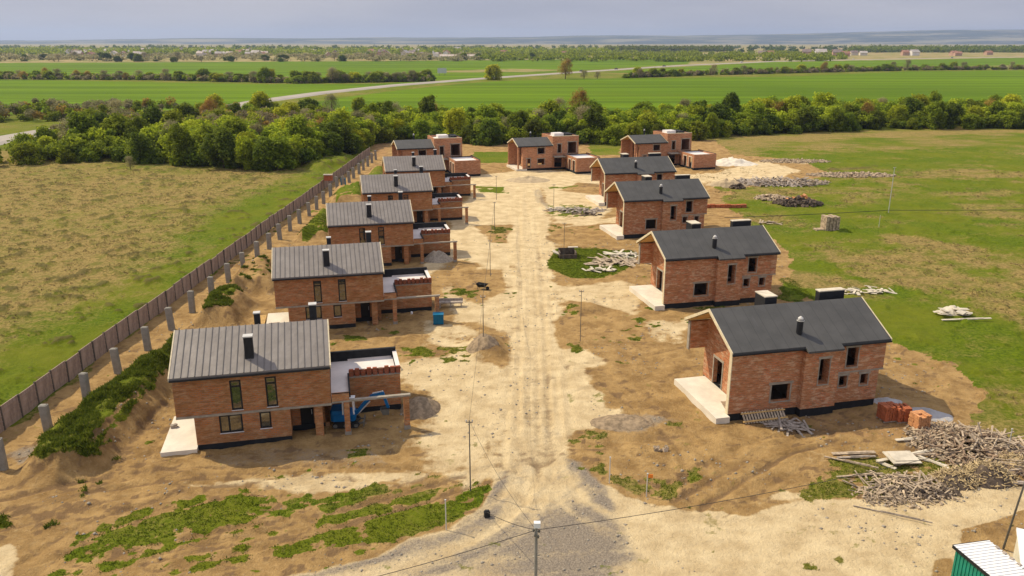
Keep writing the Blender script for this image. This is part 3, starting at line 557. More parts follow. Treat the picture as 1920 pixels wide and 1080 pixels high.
def gz(x, y):
    j = int(np.clip(np.searchsorted(ys, y), 1, len(ys)-1)); w = max(45, 0.78*ys[j]+26)
    k = int(np.clip(round((x/w+1)/2*NC), 0, NC)); return float(Z[j*(NC+1)+k])

nr = len(ys); I = np.arange(nr*(NC+1)).reshape(nr, NC+1)
Fq = np.stack([I[:-1, :-1], I[:-1, 1:], I[1:, 1:], I[1:, :-1]], -1).reshape(-1, 4)
cxf = X[Fq].mean(1); cyf = Y[Fq].mean(1); wxf = wx[Fq[:, 0]]; wyf = wy[Fq[:, 0]]
kindf = np.zeros(len(Fq), int)
def facein(poly, warp=0): 
    P = [G(*q) for q in poly]; xs = [q[0] for q in P]; yy = [q[1] for q in P]
    idx = np.where((cxf > min(xs)-3) & (cxf < max(xs)+3) & (cyf > min(yy)-3) & (cyf < max(yy)+3))[0]
    return idx[polysd(cxf[idx]+wxf[idx]*warp, cyf[idx]+wyf[idx]*warp, P) > 0]
for p in (STREET, CROSS): kindf[facein(p, 2.0)] = 1
for k, p in enumerate(FIELDS): kindf[facein(p)] = 2
def subgrid(name, sel, label):
    f = Fq[sel]; u, inv = np.unique(f, return_inverse=True)
    o = np_mesh(name, np.stack([X[u], Y[u], Z[u]], 1), inv.reshape(-1, 4), M['ground'], attrs={'ga': ga[u], 'gb': gb[u]}, smooth=True)
    tag(o, kind='structure', label=label)
subgrid('ground', kindf == 0, 'tan bare soil and patchy grass around the building site')
subgrid('road', kindf == 1, 'cream dirt road and wide junction between the brick houses')
subgrid('field', kindf == 2, 'bright green crop fields beyond the tree belt')

# ------------------------------------------------------------------ highway across the fields and hills on the horizon
hw = [G(*q) for q in ((-300, 330), (0, 263), (90, 247), (250, 226), (400, 207), (480, 191.5), (600, 175), (740, 160.5), (900, 148), (1100, 134.5), (1280, 123), (1450, 115.5), (1700, 110.5), (1920, 107), (2600, 101))]
mb = MB(); prev = None
for i, (x, y) in enumerate(hw):
    a = hw[max(i-1, 0)]; b = hw[min(i+1, len(hw)-1)]; d = Vector((b[0]-a[0], b[1]-a[1])).normalized(); n = Vector((-d.y, d.x))*4.6
    mb.v += [(x+n.x, y+n.y, .55), (x-n.x, y-n.y, .55), (x+n.x*1.5, y+n.y*1.5, -.1), (x-n.x*1.5, y-n.y*1.5, -.1)]
    if i:
        o = 4*i; mb.f += [(o-3, o+1, o, o-4), (o-4, o, o+2, o-2), (o-1, o+3, o+1, o-3)]
tag(mb.build('highway', M['asphalt']), 'pale asphalt highway crossing the green fields', kind='structure')

def hills():
    m, t, b = newmat('hill'); co = objco(t)
    n1 = N(t, 'ShaderNodeMapping'); n1.inputs['Scale'].default_value = (.0006, .0012, .004); t.links.new(co, n1.inputs[0])
    c = mixc(t, ramp(t, noise(t, 1.5, 6, .65, n1.outputs[0]), .48, .6), (.015, .03, .02), (.21, .19, .11)); t.links.new(c, b.inputs['Base Color']); b.inputs['Roughness'].default_value = 1
    xs = np.linspace(-12500, 12500, 260); rows = [(9500, 0.0), (10300, .35), (11200, .75), (12200, 1.0), (13400, 1.08)]
    V = []
    for (yy, h) in rows:
        for x in xs:
            prof = 52 + 34*sstep(-3600, -1500, x)*1.0 + 22*sstep(-1200, 1500, x) + 80*sstep(2500, 7500, x) + 44*(float(fbm(x, 0, 2600, 91))-.5) + 22*float(np.exp(-((x+4300)/1500)**2))
            V.append((x, yy+300*(float(vn(x, yy, 900, 5))-.5), -3 + h*(prof + 12*(float(fbm(x, yy, 500, 92))-.5))))
    n = len(xs); Fh = [(r*n+i, r*n+i+1, (r+1)*n+i+1, (r+1)*n+i) for r in range(len(rows)-1) for i in range(n-1)]
    tag(np_mesh('hills', V, Fh, m, smooth=True), 'low blue wooded hills along the horizon', kind='structure')
hills()

# ------------------------------------------------------------------ houses (local frame: x along the front, y to the back)
ANG = R(13)
def window(root, u0, u1, z0, z1, v=0.0, frame=True, sill=None, mullion=(), axis='x', depth=.12, reveal=None):
    """black frame with pane set into an opening in the plane y=v"""
    t = .12; y0, y1 = v+depth, v+depth+.08
    f = MB(); f.box(u0, u1, y0, y1, z0, z0+t); f.box(u0, u1, y0, y1, z1-t, z1); f.box(u0, u0+t, y0, y1, z0+t, z1-t); f.box(u1-t, u1, y0, y1, z0+t, z1-t)
    for mfrac in mullion:
        if mfrac > 0: x = u0+(u1-u0)*mfrac; f.box(x-t/2, x+t/2, y0, y1, z0+t, z1-t)
        else: z = z0+(z1-z0)*(-mfrac); f.box(u0+t, u1-t, y0, y1, z-t/2, z+t/2)
    fo = f.build('window', M['frame'], root)
    g = MB(); g.box(u0+t, u1-t, y0+.03, y0+.045, z0+t, z1-t); g.build('pane', M['glass'], fo)
    if sill: s = MB(); s.box(u0-.03, u1+.03, v-.07, v+depth-.01, z0-.045, z0-.003); s.build('sill', M['sill'], fo)
    return fo

def surround(root, ops, v=0.0, w=.13, mat='concrete', name='window_surround'):
    for (a, b, c, d) in ops:
        m = MB(); p = .03
        m.box(a-w*2.0, b+w*2.0, v-p, v+.25, d+.003, d+.2); m.box(a-w, a-.003, v-p, v+.25, c, d); m.box(b+.003, b+w, v-p, v+.25, c, d); m.box(a-w, b+w, v-p-.03, v+.25, c-.1, c-.003)
        m.build(name, M[mat], root)

def gable_roof(root, u0, u1, v0, v1, ze, zr, th=.16, mat='felt', seams=False, bump_out=None):
    """two slabs; returns slope"""
    vm = (v0+v1)/2; s = (zr-ze)/(vm-v0)
    m = MB()
    m.prism_yz([(v0, ze), (vm, zr), (vm, zr+th), (v0, ze+th)], u0, u1)
    m.prism_yz([(vm, zr), (v1, ze), (v1, ze+th), (vm, zr+th)], u0, u1)
    if bump_out:
        a, b, e = bump_out; m.prism_yz([(v0-e, ze-e*s), (v0-.003, ze-.003*s), (v0-.003, ze+th-.003*s), (v0-e, ze-e*s+th)], a, b)
    ro = m.build('roof', M[mat], root)
    if seams:
        k = MB(); u = u0+.28
        while u < u1-.1:
            for (a, b, za, zb) in ((v0, vm, ze+th, zr+th), (vm, v1, zr+th, ze+th)):
                jx = .012*math.sin(u*7)
                k.quadmesh([(u-.02+jx, a, za-.01), (u+.02+jx, a, za-.01), (u+.02+jx, a, za+.05), (u-.02+jx, a, za+.05), (u-.02-jx, b, zb-.01), (u+.02-jx, b, zb-.01), (u+.02-jx, b, zb+.05), (u-.02-jx, b, zb+.05)],
                           [(0,1,2,3), (7,6,5,4), (0,4,5,1), (1,5,6,2), (2,6,7,3), (3,7,4,0)])
            u += .48
        k.build('roof_seam', M['seam_rib'], ro)
    for (ga_, gb_) in ((v0-.13, v0-.01), (v1+.01, v1+.13)): g = MB(); g.box(u0-.02, u1+.02, ga_, gb_, ze-.10, ze+.03); g.build('gutter', M['chim'], ro)
    for (ua, ub) in ((u0-.09, u0-.003), (u1+.003, u1+.09)):
        f = MB(); f.prism_yz([(v0-.02, ze-.09), (vm, zr-.09), (vm, zr+th+.02), (v0-.02, ze+th+.02)], ua, ub); f.prism_yz([(vm, zr-.09), (v1+.02, ze-.09), (v1+.02, ze+th+.02), (vm, zr+th+.02)], ua, ub)
        f.build('barge_board', M['trim'], ro)
    return ro, s

def chimney(root, u, v, zb, zt, w, d, cap='cap', round_=False):
    m = MB()
    if round_: m.tube([(u, v, zb), (u, v, zt)], w/2, 14)
    else: m.box(u-w/2, u+w/2, v-d/2, v+d/2, zb, zt)
    c = m.build('chimney', M['chim'], root)
    k = MB()
    if round_:
        k.tube([(u, v, zt+.003), (u, v, zt+.16), (u, v, zt+.3)], [w*.42, w*.42, w*.12], 14); k.tube([(u, v, zt-.08), (u, v, zt-.02)], w*.58, 14)
    else: k.box(u-w/2-.04, u+w/2+.04, v-d/2-.04, v+d/2+.04, zt+.003, zt+.09)
    k.build('chimney_cap', M[cap], c)
    return c

def house_west():
    """metal roofed house with cantilevered upper floor and flat roofed garage wing"""
    r = empty('brick_house', (0, 0, 0), ANG); BW = M['brick_w']; T = .32
    lo = [(1.71, 3.36, 1.2, 2.28+.35), (4.57, 5.4, 1.27, 2.6)]; up = [(2.7, 3.5, 2.98, 5.35), (5.2, 6.0, 2.98, 5.38)]
    w = MB()
    # ground floor
    w.wall((0, 0), (6.8, 0), .42, 2.62, T, [(a, b, c, d) for a, b, c, d in lo])
    w.wall((6.8, T), (6.8, 1.7), .42, 2.62, T)
    w.wall((6.8-T, 1.7), (9.6, 1.7), .42, 2.62, T, [(.95, 1.95, .42, 2.45)])
    w.wall((9.6, 1.7), (9.6, 8), .0, 2.62, T)
    w.wall((0, 8), (0, T), .42, 2.62, T, [(2.2, 4.4, .42, 2.5)])
    w.wall((9.28, 8), (0, 8), .42, 2.62, T, [(2, 4, .9, 2.4), (6, 7.5, .9, 2.4)])
    # upper floor
    U0, U1 = -1.2, 9.85; zt = 5.8
    w.wall((U0, 0), (U1, 0), 2.80, zt, T, [(a-U0, b-U0, c, d) for a, b, c, d in up])
    w.wall((U1, T), (U1, 8), 2.80, zt, T, [(2.4, 3.3, 3.5, 5.6)])
    w.wall((U1-T, 8), (U0, 8), 2.80, zt, T, [(2, 4, 3.6, 5.2), (6, 8, 3.6, 5.2)])
    w.wall((U0, 8-T), (U0, T), 2.80, zt, T, [(1.6, 5.4, 2.9, 5.3)])
    for u in (U0, U1-T): w.prism_yz([(.0, zt+.003), (8, zt+.003), (4, 7.92)], u, u+T)
    w.build('wall', BW, r)
    b = MB(); b.box(-1.23, 9.88, -.03, 8.03, 2.623, 2.797); b.build('floor_band', M['concrete'], r); b = MB(); b.box(9.9, 11.2, -.02, .3, 2.75, 2.9); b.build('lintel', M['concrete'], r)
    p = MB(); p.box(.03, 6.77, .03, .3, -.3, .417); p.box(.03, 9.57, 1.73, 7.97, -.3, .41); p.build('plinth', M['plinth'], r)
    # terrace apron
    t = MB(); t.prism([(-2.5, -.5), (.02, -.5), (.02, 5.6), (-2.5, 5.6)], -.3, .36); t.build('terrace', M['slab'], r)
    # entrance pier, door
    m = MB(); m.box(8.55, 9.15, .25, .75, .0, 2.62); m.build('pier', BW, r)
    d = MB(); d.box(7.45, 8.4, 1.84, 1.9, .45, 2.42); dd = d.build('door', M['frame'], r); h = MB(); h.bar((8.28, 1.80, 1.2), (8.28, 1.80, 1.6), .04); h.build('handle', M['sill'], dd)
    # wing: walls, crenellated brick course, white roof, parapets
    g = MB(); g.wall((9.63, 3.7), (15.4, 3.7), .45, 3.12, .3); g.wall((15.4, 4.0), (15.4, 7.7), .45, 3.12, .3, [(1.0, 2.4, 1.2, 2.6)]); g.wall((15.1, 7.7), (9.9, 7.7), .45, 3.12, .3)
    g.build('garage_wall', BW, r); g = MB(); g.box(9.9, 11.2, 0.0, .28, 2.903, 3.5); g.build('terrace_parapet', BW, r)
    c = MB(); c.box(11.2, 15.43, 3.67, 3.98, 3.123, 3.22); c.build('ring_beam', M['concrete'], r)
    c = MB(); u = 11.35; k = 0
    while u < 15.3:
        c.box(u, u+.34, 3.72, 3.96, 3.223, 3.80+.06*math.sin(k*2.3)); u += .47; k += 1
    c.box(11.32, 15.4, 3.97, 4.08, 3.223, 3.66); c.build('brick_course', M['brick_new'], r)
    p = MB(); p.box(9.66, 15.37, 3.73, 7.67, -.3, .447); p.build('garage_plinth', M['plinth'], r)
    f = MB(); f.box(9.88, 11.2, .29, 4.1, 3.0, 3.18); f.box(9.9, 15.1, 4.1, 7.38, 3.0, 3.16); f.build('flat_roof', M['membrane'], r)
    for q in ((9.9, 15.4, 7.42, 7.68, 3.123, 4.0), (15.12, 15.4, 4.1, 7.41, 3.123, 3.62), (11.2, 11.32, .3, 4.0, 3.0, 3.45), (9.9, 11.2, .0, .05, 3.503, 3.56)): a = MB(); a.box(*q); a.build('parapet', M['plinth'], r)
    for q in ((15.1, 15.45, 4.12, 7.7, 3.63, 3.70), (11.33, 15.0, 7.38, 7.415, 3.15, 3.3)): a = MB(); a.box(*q); a.build('coping', M['membrane'], r)
    # carport posts and beam
    for (u, mat) in ((10.75, BW), (15.3, BW)):
        m = MB(); m.box(u, u+.42, -.05, .36, .3, 2.74); po = m.build('post', mat, r); n = MB(); n.box(u-.03, u+.45, -.08, .39, -.3, .297); n.build('post_foot', M['concrete'], po)
    m = MB(); m.box(11.2, 15.85, 0, .3, 2.75, 2.9); m.build('beam', M['concrete'], r)
    for (a_, b_, c_, d_), mul in zip(lo, ((.42,), ())): window(r, a_, b_, c_, d_, mullion=mul, depth=.03, sill=True)
    for (a_, b_, c_, d_) in up: window(r, a_, b_, c_, d_, sill=True, mullion=(-.78,), depth=.03)
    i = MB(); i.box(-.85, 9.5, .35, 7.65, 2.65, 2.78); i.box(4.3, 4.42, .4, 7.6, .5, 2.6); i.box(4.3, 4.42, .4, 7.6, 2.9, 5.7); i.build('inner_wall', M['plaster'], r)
    gable_roof(r, -1.28, 9.93, -.28, 8.28, 5.83, 8.0, mat='seam', seams=True)
    chimney(r, 4.2, 1.15, 6.3, 8.25, .62, .55); chimney(r, 4.55, 5.6, 6.9, 8.55, .45, .45); chimney(r, 8.85, 5.6, 6.9, 8.95, .55, .55)
    return r

def house_east():
    """dark membrane roof, open gable porch on the left"""
    r = empty('brick_house', (0, 0, 0), ANG); BE = M['brick_e']; T = .35; zt = 5.78; GU = 1.6
    w = MB(); o1 = [(3.55, 5.2, 1.3, 2.78)]; om = [(1.2+.12, 2.1+.12, 2.65, 4.85)]; orr = [(10.08-9.1, 11.1-9.1, 3.68, 5.38), (9.62-9.1, 10.35-9.1, 1.98, 2.95), (11.6-9.1, 12.3-9.1, 1.98, 2.95)]
    w.wall((0-.1, 0), (6.0, 0), .6, zt, T, [(a+.1, b+.1, c, d) for a, b, c, d in o1])
    w.wall((6.0, -.5), (9.1, -.5), .6, 5.5, T+.5, om)
    w.wall((9.1, 0), (13.25, 0), .6, zt, T, orr)
    w.wall((13.25, T), (13.25, 8), .6, zt, T, [(3, 4, 3.6, 5.3)])
    w.box(13.253, 13.62, .0, 6, 3.35, zt)
    w.wall((12.9, 8), (-.1, 8), 3.3, zt, T, [(3, 5, 3.9, 5.2)]); w.wall((12.9, 8), (GU, 8), .6, 3.297, T, [(2, 5, .7, 2.7)])
    w.wall((GU, 8-T), (GU, T), .6, zt, T, [(1.6, 3.1, .6, 3.0)])
    w.prism_yz([(.2, zt+.003), (7.8, zt+.003), (4, 7.85)], GU, GU+T); w.prism_yz([(.0, zt+.003), (8, zt+.003), (4, 7.9)], 13.27, 13.55)
    w.build('wall', BE, r)
    p = MB(); p.box(-.07, 5.97, .04, .32, -.4, .597); p.box(6.03, 9.07, -.46, .3, -.4, .597); p.box(9.13, 13.22, .04, .32, -.4, .597); p.box(12.95, 13.22, .35, 7.9, -.4, .59); p.box(GU+.03, GU+.3, .33, 7.9, -.4, .59); p.box(GU+.3, 12.9, 7.65, 7.95, -.4, .59); p.build('plinth', M['plinth'], r)
    t = MB(); t.prism([(-1.3, -.4), (-.12, -.4), (-.12, .36), (1.62, .36), (1.62, 7.6), (-1.3, 7.6)], -.3, .56); t.build('terrace', M['slab'], r)
    b = MB(); b.box(9.13, 13.65, -.035, .2, 3.2, 3.33); b.build('floor_band', M['concrete'], r); b = MB(); b.box(-.13, .0-.02, 7.64, 8.03, 3.2, 5.8); b.build('wall_end', M['concrete'], r)
    e = MB(); e.box(-.16, -.103, -.02, .37, .6, 5.78); e.build('corner_trim', M['trim'], r)
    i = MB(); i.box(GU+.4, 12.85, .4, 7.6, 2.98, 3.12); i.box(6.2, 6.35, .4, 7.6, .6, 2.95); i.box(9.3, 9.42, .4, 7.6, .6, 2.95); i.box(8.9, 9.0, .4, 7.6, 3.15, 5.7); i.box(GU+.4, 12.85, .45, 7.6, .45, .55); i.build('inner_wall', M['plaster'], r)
    surround(r, o1); surround(r, [(a+6, b+6, c, d) for a, b, c, d in om], -.5, .08); surround(r, [(a+9.1, b+9.1, c, d) for a, b, c, d in orr], 0, .1)
    # door surround on the gable
    d = MB(); d.box(GU-.04, GU+.1, 8-T-3.3, 8-T-1.4, 3.003, 3.2); d.box(GU-.04, GU+.1, 8-T-3.25, 8-T-3.103, .6, 3.0); d.box(GU-.04, GU+.1, 8-T-1.597, 8-T-1.45, .6, 3.0); d.build('door_surround', M['concrete'], r)
    c = MB(); s = (7.98-5.82)/4.3
    c.prism_yz([(.05, 5.82), (4, 7.83), (4, 7.90), (.05, 5.93)], -.2, GU-.01); c.prism_yz([(4, 7.83), (7.95, 5.82), (7.95, 5.93), (4, 7.90)], -.2, GU-.01); c.build('porch_ceiling', M['wood'], r)
    gable_roof(r, -.28, 13.75, -.3, 8.3, 5.80, 8.02, bump_out=(6.0, 9.2, .5))
    chimney(r, 6.15, 1.0, 6.3, 7.75, .5, .5, round_=True); chimney(r, 5.5, 5.3, 6.9, 8.6, 1.1, 1.6, 'sheet'); chimney(r, 11.6, 5.3, 6.9, 8.55, 2.4, .6, 'sheet')
    # low brick wing at the back right
    g = MB(); g.wall((13.62, 3.5), (15.2, 3.5), 3.35, 4.4, .3); g.wall((15.2, 3.8), (15.2, 7.5), 3.35, 4.4, .3); g.wall((14.9, 7.5), (13.62, 7.5), 3.35, 4.4, .3); g.box(13.66, 14.9, 3.8, 7.2, 3.35, 3.6); g.build('balcony', BE, r)
    return r

def house_row():
    """back row: open gable porch, taller flat roofed block, garage wing toward the street"""
    r = empty('brick_house', (0, 0, 0), ANG+R(4)); B = M['brick_r']; T = .35; zt = 5.6
    w = MB(); o = [(3.7, 5.4, 3.85, 5.2), (3.7, 5.4, 1.3, 2.65), (1.0, 1.9, .7, 2.8)]
    w.wall((0, 0), (7.4, 0), .5, zt, T, o); w.wall((7.4, 8), (-1.2, 8), .5, zt, T, [(3, 5, 3.8, 5.2)]); w.wall((1.0, 8-T), (1.0, T), .5, zt, T, [(1.5, 3.2, .6, 5.2), (4.4, 6.2, .6, 5.2)])
    w.box(-1.2, -.9, 0.0, .35, .5, zt)
    w.prism_yz([(.3, zt+.003), (7.7, zt+.003), (4, 6.98)], 1.0, 1.35); w.build('wall', B, r)
    p = MB(); p.box(1.05, 7.37, .04, .3, -.4, .497); p.box(7.43, 13.9, .24, 7.9, -.4, .39); p.build('plinth', M['plinth'], r)
    t = MB(); t.box(-1.6, 1.0, -.2, 7.9, -.3, .45); t.build('terrace', M['slab'], r)
    surround(r, o)
    gable_roof(r, -1.25, 7.39, -.25, 8.25, 5.62, 7.1)
    c = MB(); c.prism_yz([(.05, 5.60), (4, 6.94), (4, 7.02), (.05, 5.68)], -1.15, .98); c.prism_yz([(4, 6.94), (7.95, 5.60), (7.95, 5.68), (4, 7.02)], -1.15, .98); c.build('porch_ceiling', M['wood'], r)
    k = MB(); k.wall((7.42, .2), (14, .2), .4, 7.7, T, [(1.3, 2.2, 3.9, 5.9), (3.9, 6.0, 3.7, 6.3), (.5, 2.4, .5, 2.8)]); k.wall((14, .2+T), (14, 8), .4, 7.7, T); k.wall((13.65, 8), (7.42, 8), .4, 7.7, T); k.wall((7.42, 8-T), (7.42, .2+T), .4, 7.7, T); k.build('tower_wall', B, r)
    surround(r, [(7.42+1.3, 7.42+2.2, 3.9, 5.9), (7.42+3.9, 7.42+6.0, 3.7, 6.3)], .2)
    f = MB(); f.box(7.8, 13.62, .58, 7.62, 7.1, 7.3); f.box(9.2, 11.6, 4, 6.5, 7.31, 8.0); f.build('flat_roof', M['membrane'], r)
    f = MB(); f.box(7.45, 13.97, 7.62, 7.95, 7.703, 7.78); f.box(13.66, 13.97, .25, 7.6, 7.703, 7.78); f.box(12.0, 13.4, 3, 6, 7.31, 7.9); f.build('parapet', M['plinth'], r)
    f = MB(); f.box(7.43, 13.99, .2, .5, 7.703, 7.79); f.build('coping', M['trim'], r)
    g = MB(); g.wall((10.3, -8), (16.2, -8), .5, 3.6, .3); g.wall((16.2, -7.7), (16.2, .2), .5, 3.6, .3); g.wall((10.3, -.1), (10.3, -7.7), .5, 3.6, .3, [(.4, 1.6, .5, 2.6), (3.0, 4.4, .5, 2.8), (5.6, 7.0, .5, 2.8)]); g.build('garage_wall', B, r)
    s = MB()
    for (a, b) in ((3.0, 4.4), (5.6, 7.0)):
        s.box(10.24, 10.3, -.1-b-.15, -.1-b-.003, .5, 2.85); s.box(10.24, 10.3, -.1-a+.003, -.1-a+.15, .5, 2.85); s.box(10.24, 10.3, -.1-b-.15, -.1-a+.15, 2.853, 3.05)
    s.build('door_surround', M['sheet'], r)
    p = MB(); p.box(10.33, 16.17, -7.97, .1, -.4, .497); p.build('garage_plinth', M['plinth'], r)
    f = MB(); f.box(10.62, 15.88, -7.68, .18, 3.1, 3.3); f.build('garage_roof', M['membrane'], r)
    f = MB(); f.box(15.92, 16.18, -7.9, .15, 3.603, 3.68); f.box(10.4, 15.9, -.35, .15, 3.303, 3.45); f.build('garage_parapet', M['plinth'], r)
    f = MB(); f.box(7.45, 10.28, -1.6, .17, 3.0, 3.2); f.build('canopy', M['concrete'], r)
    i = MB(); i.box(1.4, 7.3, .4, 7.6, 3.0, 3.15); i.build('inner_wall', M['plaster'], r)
    chimney(r, 3.6, 5.2, 6.6, 8.2, .4, .4, round_=True)
    return r

WEST = [(-23.3, 53.2), (-23.2, 78.6), (-22.9, 102.9), (-22.6, 126.6), (-22.3, 148.8)]
LW = ['metal-roofed brick house nearest the camera, blue excavator under its carport', 'second metal-roofed brick house on the left, blue container by its carport post', 'third metal-roofed brick house along the fence side of the street',
      'fourth metal-roofed brick house from the camera on the fence side', 'farthest of the five metal-roofed brick houses on the fence side']
hw0 = house_west(); west = []
for i, (x, y) in enumerate(WEST):
    o = hw0 if i == 0 else copy_tree(hw0)
    o.location = (x, y, gz(x, y)*.3); tag(o, LW[i], 'house', 'metal-roofed brick houses along the fence'); west.append(o)
EAST = [(17.3, 58.0), (17.25, 86.0), (17.2, 120.0), (17.2, 146.2)]
LE = ['dark-roofed brick house nearest the camera on the right, formwork leaning on its base', 'second dark-roofed brick house on the right of the dirt street', 'third dark-roofed brick house on the right, beyond the turf plot of stacked boards', 'farthest dark-roofed house on the right, just in front of the back row']
he0 = house_east(); east = []
for i, (x, y) in enumerate(EAST):
    o = he0 if i == 0 else copy_tree(he0)
    o.location = (x, y, 0); tag(o, LE[i], 'house', 'dark-roofed brick houses right of the street'); east.append(o)
ROW = [(-24.9, 183.0), (2.5, 187.4), (30.6, 193.3)]
LR = ['back row brick house at the left end, in front of the trees', 'middle house of the back row at the end of the dirt street', 'back row brick house at the right end beside pale rubble']
hr0 = house_row(); row = []
for i, (x, y) in enumerate(ROW):
    o = hr0 if i == 0 else copy_tree(hr0)
    o.location = (x, y, 0); tag(o, LR[i], 'house', 'flat and gable roofed houses of the back row'); row.append(o)

def hp(o, u, v, z=0):
    """point in a house's own frame"""
    c, s = math.cos(ANG), math.sin(ANG); return (o[0]+u*c-v*s, o[1]+u*s+v*c, z)

# ------------------------------------------------------------------ fence and concrete posts
fr = empty('boundary_fence', (-39.6, 30, 0)); tag(fr, 'long brown panel fence between the dry field and the site', 'fence')
def fx(y): return -39.75 + (y-50)*0.0098
pm = MB(); pm.box(-.035, .035, 0, 2.28, -.05, 1.95)
for k in range(4): pm.box(.036, .06, .02, 2.26, .25+k*.45, .33+k*.45)
fp = MB(); fp.box(-.07, .09, -.07, .07, -.4, 1.99)
pp = po = None; y = 31.0; k = 0
while y < 216:
    zz = gz(fx(y), y)
    if pp is None: pp = pm.build('panel', M['fence'], fr); po = fp.build('post', M['fence_post'], fr); a, b = pp, po
    else: a = pp.copy(); COL.objects.link(a); b = po.copy(); COL.objects.link(b); a.parent = fr; b.parent = fr
    for o in (a, b): o.location = (fx(y)+39.6, y-30, zz); 
    a.rotation_euler = (random.uniform(-.006, .006), random.uniform(-.03, .03), -.0098); b.rotation_euler = (0, random.uniform(-.03, .03), 0)
    y += 2.32; k += 1
def post_mesh():
    m = MB(); w, d, h = .30, .24, 2.42
    m.prism([(-w, -d+.05), (-w+.05, -d), (w-.05, -d), (w, -d+.05), (w, d-.05), (w-.05, d), (-w+.05, d), (-w, d-.05)], -.4, h)
    m.prism([(-w+.08, -d+.08), (w-.08, -d+.08), (w-.08, d-.08), (-w+.08, d-.08)], h, h+.04)
    return m
p0 = post_mesh().build('concrete_post', M['post']); y = 44.6; k = 0
while y < 208:
    o = p0 if k == 0 else p0.copy()
    if k: COL.objects.link(o)
    x = -36.0 + (y-50)*.008 + random.uniform(-.12, .12); o.location = (x, y, gz(x, y)); o.rotation_euler = (random.uniform(-.03, .03), random.uniform(-.05, .03), random.uniform(-.25, .25))
    lab = '%s bare concrete post beside the fence, counting away from the camera' % ORD[k] if k else 'bare concrete post below the left edge of the picture'
    tag(o, lab, 'post', 'concrete posts in a row beside the fence'); y += 5.75; k += 1

# ------------------------------------------------------------------ poles and wires
def pole(x, y, h, label, r=.06, head=True, lean=(0, 0), mat='steel', cat='pole', name='utility_pole'):
    z = gz(x, y); o = empty(name, (x, y, z)); tag(o, label, cat)
    m = MB(); m.tube([(0, 0, -.3), (lean[0]*.5, lean[1]*.5, h*.5), (lean[0], lean[1], h)], [r*.95, r*.8, r*.65], 8); m.build('shaft', M[mat], o)
    if head:
        c = MB(); c.bar((lean[0]-.22, lean[1], h-.15), (lean[0]+.22, lean[1], h-.15), .05); c.build('cross_arm', M['steel'], o)
        for s in (-.2, .2):
            i = MB(); i.tube([(lean[0]+s, lean[1], h-.12), (lean[0]+s, lean[1], h-.05), (lean[0]+s, lean[1], h+.03)], [.03, .05, .03], 8); i.build('insulator', M['cap'], o)
    return (x+lean[0], y+lean[1], z+h)
T1 = pole(-2.8, 47.5, 5.25, 'slim dark utility pole on pale ground left of the dirt junction', .05)
T2 = pole(-2.8, 73.3, 4.9, 'second slim pole beside the street, level with the second left house', .045)
T3 = pole(-2.8, 99.0, 4.8, 'third slim pole on the left of the street near the brown bare patch', .045)
T4 = pole(-2.8, 126.4, 4.6, 'fourth slim pole left of the street on pale ground', .05)
T5 = pole(-3.0, 152.0, 4.6, 'farthest slim pole left of the street by the weedy strip', .05)
T6 = pole(6.9, 75.8, 5.4, 'slim grey pole on the brown patch right of the street', .04)
T7 = pole(7.2, 107.5, 5.2, 'slim grey pole on the turf plot with the open pit', .04)
T8 = pole(7.4, 140.0, 5.0, 'slim grey pole by the far rubble patch right of the street', .045)
T9 = pole(66.5, 139.0, 8.0, 'tall pale pole standing alone in the right hand field', .08, mat='cap')
T10 = pole(60.0, 128.0, 2.0, 'short pale marker stake in the right hand grass field', .05, head=False, mat='cap', name='marker_stake', cat='stake')
TR = pole(29.4, 41.2, 7.9, 'leaning thin dark pole beside the green kiosk', .07, head=False, lean=(-1.2, -2.6))
# the near pole with its lamp head
x4, y4 = 1.12, 32.1; z4 = 7.6; o = empty('utility_pole', (x4, y4, gz(x4, y4))); tag(o, 'near grey pole with insulators and pale lamp head, cut by the bottom edge', 'pole')
m = MB(); m.tube([(0, 0, -.3), (0, 0, 4), (0, 0, z4)], [.10, .085, .07], 10); m.build('shaft', M['post'], o)
m = MB(); m.obox((.04, -.05, z4+.12), .30, .22, .26); m.tube([(0, 0, z4), (0, 0, z4+.2)], .05, 8); m.build('lamp_head', M['white'], o)
for (a, b, c) in ((-.12, .02, z4-.25), (.14, .02, z4-.3), (.10, -.12, z4-.5), (-.06, -.14, z4-.42)):
    i = MB(); i.tube([(a*.4, b*.4, c), (a, b, c+.02)], .02, 6); i.tube([(a, b, c-.06), (a, b, c+.03), (a, b, c+.10)], [.03, .055, .03], 8); i.build('insulator', M['steel'], o)
P4 = (x4, y4, z4+gz(x4, y4)-.2)
def wire(p, q, sag, label, r=.010, n=14):
    p = Vector(p); q = Vector(q); pts = [p.lerp(q, i/n) - Vector((0, 0, sag*4*(i/n)*(1-i/n))) for i in range(n+1)]
    m = MB(); m.tube(pts, r, 5); tag(m.build('overhead_wire', M['wire']), label, 'wire')
wire(P4, T1, .5, 'thin wire from the near lamp pole to the slim pole on the left verge')
wire(T1, T2, .4, 'thin wire between the first and second slim poles along the street')
wire(T2, T3, .4, 'thin wire between the second and third slim poles along the street', .018)
wire(T3, T4, .4, 'thin wire between the third and fourth slim poles along the street', .018)
wire(P4, (-16, 25.0, 7.4), .4, 'twisted dark wire leaving the near pole toward the lower left corner', .015)
wire(P4, (31.5, 42.5, 7.4), .6, 'long dark wire crossing the junction toward the right edge', .015)
wire(P4, (-1.6, 44.6, .3), .15, 'slack cable running down from the near pole to a black box on the verge', .018)
wire((T9[0], T9[1], .55), (36, 133, .5), .1, 'pale wire at ground height running left from the tall field pole', .05)
wire((T9[0], T9[1], .55), (118, 141, .5), .1, 'pale wire at ground height running right from the tall field pole', .05)
